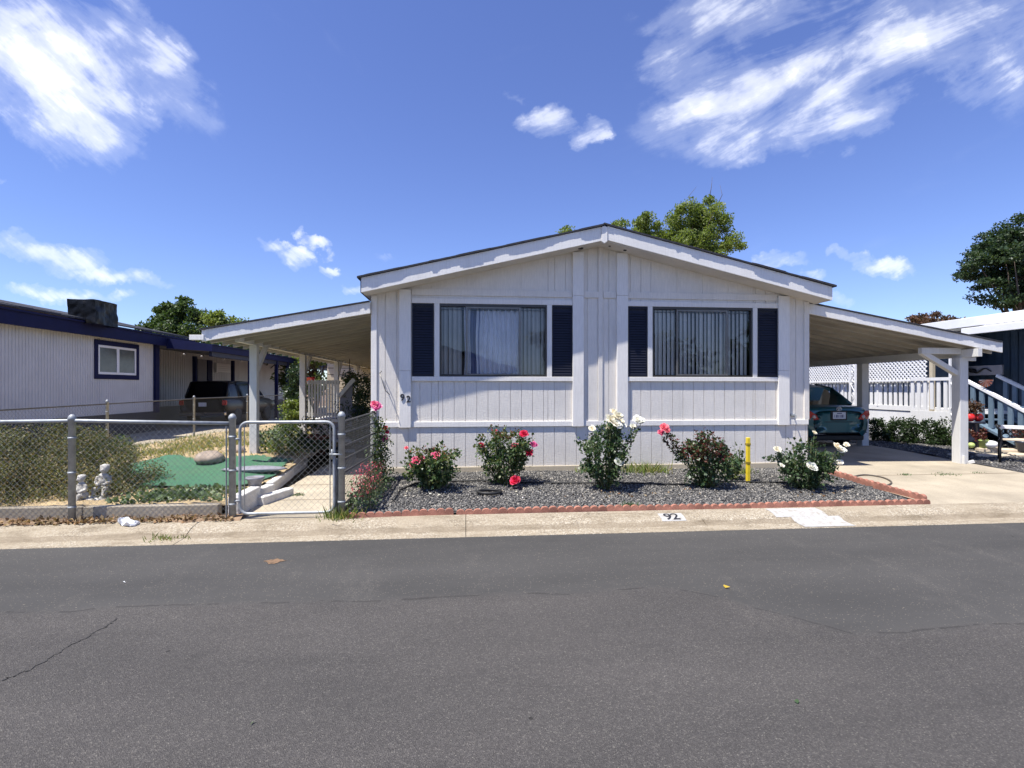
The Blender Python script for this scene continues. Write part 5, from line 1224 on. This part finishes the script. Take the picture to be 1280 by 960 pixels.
for i in range(n):
    y = ya + (yb_ - ya)*i/n; b = MB(); b.box(XR0 - .035, XR0 - .012, y, y + .105, 1.14, 1.80); b.build('picket', MT['whitepaint'], rh)
lt = MB(); L = yb_ - ya; H = .60; s = -H
while s < L:
    for sg in (1, -1):
        s0, s1 = s, s + H; t0, t1 = (0, H) if sg > 0 else (H, 0)
        if s0 < 0: t0 += (t1 - t0)*(-s0/H); s0 = 0
        if s1 > L: t1 -= (t1 - t0)*((s1 - L)/max(1e-6, s1 - s0)); s1 = L
        if s1 - s0 > .03: lt.bar((XR0 - .135 - .006*sg, ya + s0, 1.87 + t0), (XR0 - .135 - .006*sg, ya + s1, 1.87 + t1), .040, .006, (1, 0, 0))
    s += .125
lt.build('lattice', MT['whitepaint'], rh)
b = MB(); b.face([(XR0 + .9, ya, 1.1), (XR0 + .9, yb_, 1.1), (XR0 + .9, yb_, 3.2), (XR0 + .9, ya, 3.2)]); b.build('porch_back_wall', MT['bluewall'], rh)
for px in (1099, 1055):
    y = XR0/U(px) ; b = MB(); b.box(XR0 - .06, XR0 - .02, y - .03, y + .03, 1.1, 3.0); b.build('porch_post', MT['whitepaint'], rh)
b = MB(); y = XR0/U(1167); b.box(XR0 - .08, XR0 + .0, y - .05, y + .05, .2, 2.9); b.build('porch_post', MT['cream'], rh)
# stairs: stringer side, balusters, hand rails
YS0, YS1 = 11.45, 9.55; zs0, zs1 = 1.06, .22
for xx in (12.0, 13.1):
    b = MB(); k0, k1 = .88, .88; b.bar((xx, YS0 + .1, zs0 + .90), (xx, YS1, zs1 + .70), .07, .08, (1, 0, 0)); b.build('hand_rail', MT['whitepaint'], rh, bev=.006)
    b = MB(); b.bar((xx, YS0, zs0 - .02), (xx, YS1 + .1, zs1 - .0), .05, .22, (1, 0, 0)); b.build('stringer', MT['bluepaint'], rh)
    for i in range(9):
        k = (i + .5)/9; y = YS0 + (YS1 - YS0)*k; zz = zs0 + (zs1 - zs0)*k; b = MB(); b.box(xx - .02, xx + .02, y - .05, y + .05, zz, zz + .80); b.build('baluster', MT['bluepaint'], rh)
for i in range(5):
    k = (i + .5)/5; y = YS0 + (YS1 - YS0)*k; zz = zs0 + (zs1 - zs0)*(i + 1)/5.5; b = MB(); b.box(12.03, 13.07, y - .18, y + .18, zz - .03, zz); b.build('step', MT['bluepaint'], rh)
b = MB(); b.box(11.97, 12.04, YS0 + .1, ya - .02, 1.84, 1.92); b.build('rail', MT['whitepaint'], rh)
for i in range(7):
    y = YS0 + .15 + (ya - YS0 - .25)*i/6; b = MB(); b.box(11.99, 12.02, y, y + .09, 1.10, 1.84); b.build('baluster', MT['whitepaint'], rh)
b = MB(); b.box(11.97, 12.03, YS0 + .02, ya - .02, .25, 1.05); b.build('porch_skirting', MT['whitepaint'], rh)
b = MB(); b.box(12.95, 13.02, 9.2, 9.27, .25, 3.05); b.build('awning_post', MT['greypanel'], rh)
# dark scroll plaque on the wall
pq = thing('wall_plaque', 'grey board with black scroll ornament on the shaded porch wall', 'plaque', (13.9, 12.3, 2.1))
b = MB(); ya2, yb2 = 13.9/U(1253), 13.9/U(1200); zc0, zc1 = Z(1230, 469, 12.6), Z(1230, 457, 12.6); b.box(13.9, 13.95, ya2, yb2, zc0, zc1); b.build('board', MT['greypanel'], pq, bev=.004)
b = MB(); ym = .5*(ya2 + yb2) + .2; zm = .5*(zc0 + zc1)
b.tube([(13.885, ym + .5*k, zm + .05*math.sin(k*7)) for k in np.linspace(-1, 1, 24)], [.012 + .022*(1 - abs(k)) for k in np.linspace(-1, 1, 24)], 6); b.ball((13.885, ym, zm), (.01, .12, .06), 10, 7); b.build('scroll', MT['iron'], pq)
# string of striped bunting on the porch rail
bn = MB()
for i in range(7):
    a0 = math.pi*i/7; a1 = math.pi*(i + .55)/7; c = (11.95, 12/U(1235), 1.84); r_ = .17
    bn.face([c, (11.94, c[1] - r_*math.cos(a0), c[2] - r_*math.sin(a0)), (11.93, c[1] - r_*math.cos(a1), c[2] - r_*math.sin(a1))])
t = thing('flag_bunting', 'striped red and white bunting hung on the blue home porch rail', 'bunting', (11.95, 12/U(1235), 1.84)); bn.build('red_stripe', MT['clay'], t)
bn = MB(); bn.face([(11.96, c[1], c[2])] + [(11.955, c[1] - .165*math.cos(a), c[2] - .165*math.sin(a)) for a in np.linspace(0, math.pi, 12)]); bn.build('white_cloth', MT['greypanel'], t)
# openwork white awning columns
for px, lab in ((1066, 'white openwork metal column behind the parked car'), (1193, 'white openwork metal column beside the carport post')):
    y = 11.9/U(px); t = thing('trellis_column', lab, 'column', (11.9, y, .25), 'openwork awning columns')
    for s_ in (-.11, .11): b = MB(); b.box(11.88, 11.92, y + s_ - .022, y + s_ + .022, .2, 3.0); b.build('upright', MT['vinyl'], t)
    b = MB()
    for k in range(7):
        z0 = .35 + k*.38; sg = 1 if k % 2 else -1; b.tube([(11.9, y - sg*.10, z0), (11.9, y + sg*.10, z0 + .30)], .014, 5)
        b.tube([(11.9, y + .05*math.cos(a), z0 + .33 + .05*math.sin(a)) for a in np.linspace(0, 6.28, 12)[:-1]], .009, 4, True)
    b.build('scroll_lattice', MT['vinyl'], t)
# hedge of separate shrubs
for i, (px, Y) in enumerate(((1094, 12.6), (1116, 12.35), (1140, 12.0), (1163, 11.7), (1181, 11.4))):
    make_shrub('boxwood_shrub', ['dark green shrub next to the car, first of the low hedge', 'second dark shrub of the low hedge from the car', 'middle dark shrub of the low hedge by the white skirting', 'fourth dark shrub of the low hedge from the car', 'last dark shrub of the low hedge, beside the carport post'][i], 'shrub',
        (X(px, Y), Y, zg(11, 12)), (.42, .36, .62), 1900, .055, LF['hedge'], 'shrubs of the low hedge', 90 + i, 40, .12, 6)
# paving stones, pots, gourd, bench
for i, (px, Y, w_, d_, zz) in enumerate(((1235, 10.3, .55, .35, .34), (1262, 10.1, .5, .35, .33), (1205, 10.2, .45, .3, .28), (1240, 9.7, .75, .35, .27), (1195, 9.9, .35, .25, .26), (1276, 9.8, .5, .4, .27))):
    b = MB(); k = 9; cxx = X(px, Y); rr = random.Random(i); b.prism([(cxx + w_*.5*math.cos(a)*rr.uniform(.85, 1.1), Y + d_*.5*math.sin(a)*rr.uniform(.85, 1.1)) for a in np.linspace(0, 2*math.pi, k+1)[:-1]], zz - .14, zz, 'z')
    tag(b.build('flagstone', MT['pave'], None, bev=.015), ['tan flagstone carrying the pale gourd', 'tan flagstone behind the iron bench', 'small flagstone right behind the carport post', 'wide front flagstone left of the bench', 'flagstone showing left of the carport post', 'flagstone under the iron bench'][i], 'flagstone', 'flagstones by the blue home')
t = thing('potted_plant', 'pair of glossy red pots with a dark plant beside the blue stairs', 'potted plant', (X(1217, 10.6), 10.6, .4))
for dx, lab in ((-.09, 0), (.11, 0)): b = MB(); b.lathe([(.03, -.09), (.085, -.05), (.10, .0), (.085, .06), (.06, .09), (.05, .07)], (X(1217, 10.6) + dx, 10.6, Z(1217, 522, 10.6)), 16); b.build('red_pot', MT['redpot'], t, sm=True)
b = MB(); zz = Z(1217, 522, 10.6); b.lathe([(.13, .3), (.10, .5), (.10, zz - .14), (.20, zz - .12), (.21, zz - .085)], (X(1217, 10.6), 10.6, 0), 14); b.build('stand', MT['darkpot'], t, sm=True)
rg = np.random.default_rng(2); foliage('foliage', clumps([(X(1217, 10.6), 10.6, zz + .22)], [.18], 350, rg, .5), .06, LF['redtree'], t, rg); 
def burg(label, px, Y, z, r, h, pm, key, ph, seed): potted(label, X(px, Y), Y, z, r, h, pm, LF[key], 260, ph, seed, 'small pots by the blue stairs', .05)
burg('small dark blue pot with burgundy leaves by the blue stairs', 1222, 10.35, .34, .09, .16, MT['darkpot'], 'burgundy', .2, 5)
burg('pale green pot with burgundy leaves beside the gourd', 1229, 10.25, .34, .09, .18, MT['greenpot'], 'burgundy', .2, 6)
b = MB(); b.ball((0, 0, 0), (.15, .13, .085), 16, 9); o = b.build('gourd', MT['vinyl'], None, True); o.location = (X(1238, 10.2), 10.2, .42); tag(o, 'pale round gourd lying on the flagstone edge', 'gourd')
b = MB(); b.ball((0, 0, 0), (.07, .07, .06), 12, 8); o = b.build('gourd', MT['greenpot'], None, True); o.location = (X(1214, 10.25), 10.25, .40); tag(o, 'small green gourd left of the dark blue pot', 'gourd')
bx, by, bz = 0., 0., 0.
bt_ = thing('garden_bench', 'ornate black iron bench with pale top slat at the right edge', 'bench', (0, 0, 0))
for x_ in (bx, bx + 1.25):
    b = MB(); b.tube([(x_, by - .05, bz), (x_ + .0, by, bz + .25), (x_ + .02, by + .02, bz + .44), (x_, by - .02, bz + .62), (x_ - .03, by - .10, bz + .66), (x_ - .05, by - .04, bz + .72), (x_, by + .2, bz + .69), (x_, by + .48, bz + .66)], .020, 7)
    b.tube([(x_, by + .55, bz), (x_, by + .44, bz + .40), (x_, by + .50, bz + .68)], .020, 7); b.tube([(x_, by + .02, bz + .42), (x_, by + .46, bz + .40)], .016, 6); b.build('bench_end', MT['iron'], bt_, sm=True)
for k in range(5): b = MB(); b.box(bx, bx + 1.25, by + .03 + k*.09, by + .10 + k*.09, bz + .42, bz + .445); b.build('seat_slat', MT['pave'], bt_, bev=.004)
b = MB(); b.box(bx - .02, bx + 1.27, by + .47, by + .51, bz + .62, bz + .69); b.build('back_slat', MT['whitepaint'], bt_, bev=.006)
b = MB()
for i in range(9):
    for j in range(2):
        c = (bx + .10 + i*.13, by + .48, bz + .48 + j*.09); b.tube([(c[0] + .058*math.cos(a), c[1], c[2] + .045*math.sin(a)) for a in np.linspace(0, 6.28, 14)[:-1]], .009, 4, True)
b.build('back_scrollwork', MT['iron'], bt_, sm=True)
bt_.location = (X(1250, 9.0), 9.0, .22); bt_.rotation_euler = (0, 0, R(-47))
potted('burgundy-leaved potted plant standing behind the iron bench', X(1279, 9.9), 9.9, .3, .13, .22, MT['darkpot'], LF['burgundy'], 300, .3, 16)

# ================================================================== TREES
def c_(px, py, Y, rx, rz, ry=None): p = at(px, py, Y); k = Y*(CT + U(px)*ST)/F; return (*p, rx*k, (ry or rx)*k, rz*k)
Y = 34
make_tree('broadleaf_tree', 'bright yellow-green tree rising behind the house roof', (X(860, Y), Y, 0), at(850, 290, Y),
    [c_(872, 288, Y, 48, 34), c_(795, 292, Y, 36, 28), c_(905, 310, Y, 24, 22), c_(840, 320, Y, 60, 26), c_(880, 268, Y, 24, 16)], 190, 50000, .16, LF['tree'], None, .22, 3, .58, bare=3)
make_tree('broadleaf_tree', 'small treetop showing just above the left roof slope', (X(712, 40), 40, 0), at(712, 296, 40), [c_(711, 294, 40, 11, 9), c_(712, 320, 40, 30, 20)], 24, 3600, .2, LF['tree'], None, .2, 5, .6)
Y = 44
make_tree('broadleaf_tree', 'green tree with pointed crown beyond the left home', (X(222, Y), Y, 0), at(222, 385, Y),
    [c_(208, 394, Y, 16, 26), c_(228, 385, Y, 8, 18), c_(234, 398, Y, 16, 22), c_(252, 398, Y, 9, 20), c_(190, 412, Y, 14, 12), c_(225, 418, Y, 42, 14)], 130, 22000, .24, LF['midtree'], None, .25, 7, .62)
make_tree('broadleaf_tree', 'small green tree just above the patio roof edge', (X(280, 40), 40, 0), at(280, 400, 40), [c_(276, 404, 40, 16, 13), c_(292, 415, 40, 20, 14)], 30, 4200, .22, LF['tree'], None, .2, 8, .7)
make_tree('broadleaf_tree', 'dark tree low behind the left patio roof', (X(310, 38), 38, 0), at(310, 425, 38), [c_(300, 432, 38, 40, 14), c_(345, 445, 38, 40, 14)], 40, 5200, .2, LF['dark'], None, .2, 9, .7)
make_tree('broadleaf_tree', 'green leafy tree seen under the patio beam', (X(395, 30), 30, 0), at(395, 445, 30), [c_(392, 445, 30, 22, 18), c_(412, 440, 30, 22, 16), c_(380, 475, 30, 26, 20)], 40, 5200, .18, LF['tree'], None, .15, 10, .6)
Y = 24
make_tree('conifer_tree', 'tall dark green tree at the right edge behind the blue home', (X(1290, Y), Y, 0), at(1275, 290, Y),
    [c_(1268, 298, Y, 36, 28), c_(1258, 332, Y, 48, 28), c_(1300, 285, Y, 40, 24), c_(1320, 330, Y, 70, 55), c_(1270, 368, Y, 46, 26), c_(1228, 318, Y, 20, 18), c_(1225, 345, Y, 18, 16), c_(1262, 278, Y, 14, 12)], 330, 60000, .14, LF['dark'], None, .3, 11, .55, .6)
make_tree('broadleaf_tree', 'reddish-brown treetop behind the right carport roof', (X(1158, 38), 38, 0), at(1158, 396, 38), [c_(1150, 399, 38, 26, 9), c_(1180, 400, 38, 16, 7), c_(1160, 412, 38, 40, 12)], 45, 5200, .2, LF['redtree'], None, .2, 12, .6, .6)
for i, (px, Y, w_) in enumerate(((980, 55, 40), (1100, 60, 50), (1230, 48, 40), (430, 48, 30), (150, 60, 40))):
    make_tree('broadleaf_tree', ['distant tree behind the right carport opening', 'distant tree behind the white lattice porch', 'distant tree behind the blue home', 'distant tree behind the cream shed', 'distant tree behind the left home'][i], (X(px, Y), Y, 0), at(px, 450, Y), [c_(px, 452, Y, w_, 22)], 26, 2600, .35, LF['midtree'], None, .2, 30 + i, 1.2)

oh = thing('mobile_home', 'cream gabled home across the street, seen only as a reflection in the windows', 'house', (-2, -17, 0))  # home added behind the camera so the panes have something to reflect
b = MB(); b.prism([(-6, 0), (3, 0), (3, 2.9), (-1.5, 4.3), (-6, 2.9)], -28, -17); b.build('wall', MT['ribwhite'], oh)
b = MB(); b.prism([(-6.4, 2.75), (-1.5, 4.3), (3.4, 2.75), (3.4, 2.95), (-1.5, 4.55), (-6.4, 2.95)], -28.4, -16.6); b.build('roof', MT['shingle'], oh)
b = MB(); b.box(-4.6, -2.4, -17, -16.95, 1.2, 2.4); b.build('window', MT['dark'], oh)
b = MB(); b.box(-.6, 1.8, -17, -16.95, 1.2, 2.4); b.build('window', MT['dark'], oh)
for i, (x, y, h) in enumerate(((-10, -20, 6.5), (7, -22, 7.5), (14, -20, 6), (24, -24, 8), (-20, -24, 8))):  # unseen trees added to darken what the panes reflect
    make_tree('broadleaf_tree', 'dark street tree across the road, seen only in window reflections', (x, y, 0), (x, y, h*.7), [(x, y, h*.6, 3.2, 2.5, h*.36), (x + 2, y, h*.45, 2.6, 2, h*.28)], 30, 2600, .45, LF['midtree'], 'trees across the street', .2, 60 + i, 1.2)
# ================================================================== SKY, SUN, CAMERA
sun_dir = Vector((.73, .40, -1.87)).normalized()             # the way the light travels
el = math.asin(-sun_dir.z); az = math.atan2(-sun_dir.x, -sun_dir.y)   # azimuth of the sun from +Y, clockwise
ld = bpy.data.lights.new('sun', 'SUN'); ld.energy = 5.0; ld.angle = R(.55); ld.color = (1, .955, .88)
lo = bpy.data.objects.new('sun', ld); COL.objects.link(lo); lo.rotation_euler = sun_dir.to_track_quat('-Z', 'Y').to_euler()
wd = bpy.data.worlds.new('World'); SC.world = wd; wd.use_nodes = True; nt = wd.node_tree
bg = nt.nodes['Background']
sky = nd(nt, 'ShaderNodeTexSky', sky_type='NISHITA'); sky.sun_disc = False; sky.sun_elevation = el; sky.sun_rotation = az
sky.air_density = 1.0; sky.dust_density = .0; sky.ozone_density = 2.2; sky.altitude = 50
tc = nd(nt, 'ShaderNodeTexCoord'); sx = nd(nt, 'ShaderNodeSeparateXYZ'); nt.links.new(tc.outputs['Generated'], sx.inputs[0])
yc = math_(nt, 'MAXIMUM', sx.outputs['Y'], .05)
u = math_(nt, 'DIVIDE', sx.outputs['X'], yc); v = math_(nt, 'DIVIDE', sx.outputs['Z'], yc)
cx = nd(nt, 'ShaderNodeCombineXYZ'); nt.links.new(u, cx.inputs[0]); nt.links.new(v, cx.inputs[1])
wn_ = nd(nt, 'ShaderNodeTexNoise'); setin(wn_, Scale=11., Detail=5., Roughness=.6); nt.links.new(cx.outputs[0], wn_.inputs['Vector'])
ws = nd(nt, 'ShaderNodeSeparateColor'); nt.links.new(wn_.outputs['Color'], ws.inputs[0]); u_raw, v_raw = u, v
u = math_(nt, 'ADD', u, math_(nt, 'MULTIPLY', math_(nt, 'SUBTRACT', ws.outputs[0], .5), .13)); v = math_(nt, 'ADD', v, math_(nt, 'MULTIPLY', math_(nt, 'SUBTRACT', ws.outputs[1], .5), .10))
def uv(px, py): return U(px), (HZ - py)/F*(CT + U(px)*ST)
blobs = [  # px, py, half length, half width (px), tilt in the picture (deg, + = falling to the right), strength
    (60, 95, 150, 75, 42, 1.0), (150, 55, 160, 60, 38, .58), (20, 30, 120, 60, 25, .62), (205, 95, 95, 24, 36, .5), (145, 150, 55, 40, 42, .62),
    (1000, 100, 200, 72, -22, .80), (1110, 55, 160, 80, -16, .78), (935, 165, 90, 36, -26, .68), (850, 80, 60, 50, -45, .52), (1255, 60, 110, 90, -20, .42), (930, 20, 140, 45, -10, .62), (1060, 150, 110, 30, -20, .5),
    (688, 153, 40, 24, -10, .8), (737, 163, 24, 20, -50, .62), (640, 122, 14, 10, 0, .35),
    (55, 318, 90, 22, 10, 1.0), (130, 344, 80, 13, 8, .95), (85, 370, 80, 12, 3, .9), (20, 302, 60, 14, 0, .6),
    (345, 306, 24, 10, 22, .8), (364, 322, 26, 12, 5, .85), (395, 311, 24, 9, 8, .75), (376, 296, 10, 7, -50, .6), (410, 333, 16, 6, 10, .6), (480, 318, 25, 8, 15, .35), (445, 358, 14, 8, 0, .55),
    (1108, 331, 40, 15, 6, .95), (1072, 320, 30, 9, 5, .6), (965, 328, 42, 11, -12, .55), (1012, 342, 20, 8, -8, .55), (1050, 372, 20, 9, 0, .4), (1065, 195, 25, 10, -20, .3), (0, 228, 14, 6, 0, .5)]
tot = None
for px, py, a, b_, tilt, s in blobs:
    u0, v0 = uv(px, py); k = (CT + u0*ST); sc_u = k*k/F/ CT*1.0; sc_v = k/F
    c_, s_ = math.cos(R(-tilt)), math.sin(R(-tilt))
    du = math_(nt, 'MULTIPLY', math_(nt, 'SUBTRACT', u, u0), 1/sc_u); dv = math_(nt, 'MULTIPLY', math_(nt, 'SUBTRACT', v, v0), 1/sc_v)
    p = math_(nt, 'ADD', math_(nt, 'MULTIPLY', du, c_/a), math_(nt, 'MULTIPLY', dv, s_/a)); q = math_(nt, 'ADD', math_(nt, 'MULTIPLY', du, -s_/b_), math_(nt, 'MULTIPLY', dv, c_/b_))
    d = math_(nt, 'ADD', math_(nt, 'MULTIPLY', p, p), math_(nt, 'MULTIPLY', q, q))
    m_ = math_(nt, 'MULTIPLY', math_(nt, 'MAXIMUM', math_(nt, 'SUBTRACT', 1., math_(nt, 'MULTIPLY', d, .72)), 0.), s)
    tot = m_ if tot is None else math_(nt, 'SMOOTH_MAX', tot, m_, .12)
def streak(rot, sc, det):
    mp = nd(nt, 'ShaderNodeMapping'); nt.links.new(cx.outputs[0], mp.inputs['Vector']); mp.vector_type = 'TEXTURE'; mp.inputs['Rotation'].default_value = (0, 0, rot); mp.inputs['Scale'].default_value = (1, .24, 1)
    return noise(nt, mp.outputs[0], sc, det, .62, .35)
side = ramp(nt, [(.45, (0,)*3), (.55, (1,)*3)], math_(nt, 'ADD', math_(nt, 'MULTIPLY', u, .5), .5)).outputs['Color']
nL, nR = streak(R(-40), 2.5, 7), streak(R(27), 2.5, 7)
nz = mixc(nt, side, nL, nR)
iso = noise(nt, cx.outputs[0], 10, 6, .52, .5)
sepn = nd(nt, 'ShaderNodeSeparateColor'); nt.links.new(nz, sepn.inputs[0])
nn = math_(nt, 'ADD', math_(nt, 'MULTIPLY', math_(nt, 'SUBTRACT', sepn.outputs[0], .5), 2.9), math_(nt, 'MULTIPLY', math_(nt, 'SUBTRACT', iso, .5), .9))
den = math_(nt, 'ADD', tot, nn)
den = math_(nt, 'MULTIPLY', den, ramp(nt, [(.02, (0,)*3), (.34, (1,)*3)], tot).outputs['Color'])
cl = ramp(nt, [(.05, (0,)*3), (.36, (.16,)*3), (.72, (.52,)*3), (1., (.84,)*3)], math_(nt, 'MULTIPLY', den, .78)); cl.color_ramp.interpolation = 'EASE'
up_ = ramp(nt, [(.0, (0,)*3), (.05, (1,)*3)], sx.outputs['Y']).outputs['Color']
SKYK = 0.080
hs = nd(nt, 'ShaderNodeHueSaturation'); setin(hs, Hue=.512, Saturation=1.0, Value=1.0); nt.links.new(mixc(nt, 1., sky.outputs[0], (.98, 1.13, 1.42), 'MULTIPLY'), hs.inputs['Color'])
cloudcol = mixc(nt, ramp(nt, [(.4, (0,)*3), (1., (1,)*3)], den).outputs['Color'], (.62/SKYK, .67/SKYK, .80/SKYK), (.86/SKYK, .87/SKYK, .90/SKYK))
fin = mixc(nt, math_(nt, 'MULTIPLY', cl.outputs['Color'], up_), hs.outputs['Color'], cloudcol)
nt.links.new(fin, bg.inputs['Color']); bg.inputs['Strength'].default_value = SKYK
cd = bpy.data.cameras.new('camera'); cam = bpy.data.objects.new('camera', cd); COL.objects.link(cam)
cd.sensor_width = 36; cd.lens = 36*F/1280; cd.shift_y = (HZ - 480)/1280; cd.clip_start = .05; cd.clip_end = 2000
cam.location = (0, 0, CZ); cam.rotation_euler = (R(90), 0, -TH); SC.camera = cam
SC.render.resolution_x, SC.render.resolution_y = 1024, 768
SC.view_settings.view_transform = 'Standard'; SC.view_settings.look = 'None'; SC.view_settings.exposure = .74; SC.view_settings.gamma = 1
SC.cycles.max_bounces = 8; SC.cycles.transparent_max_bounces = 12; SC.cycles.use_denoising = True
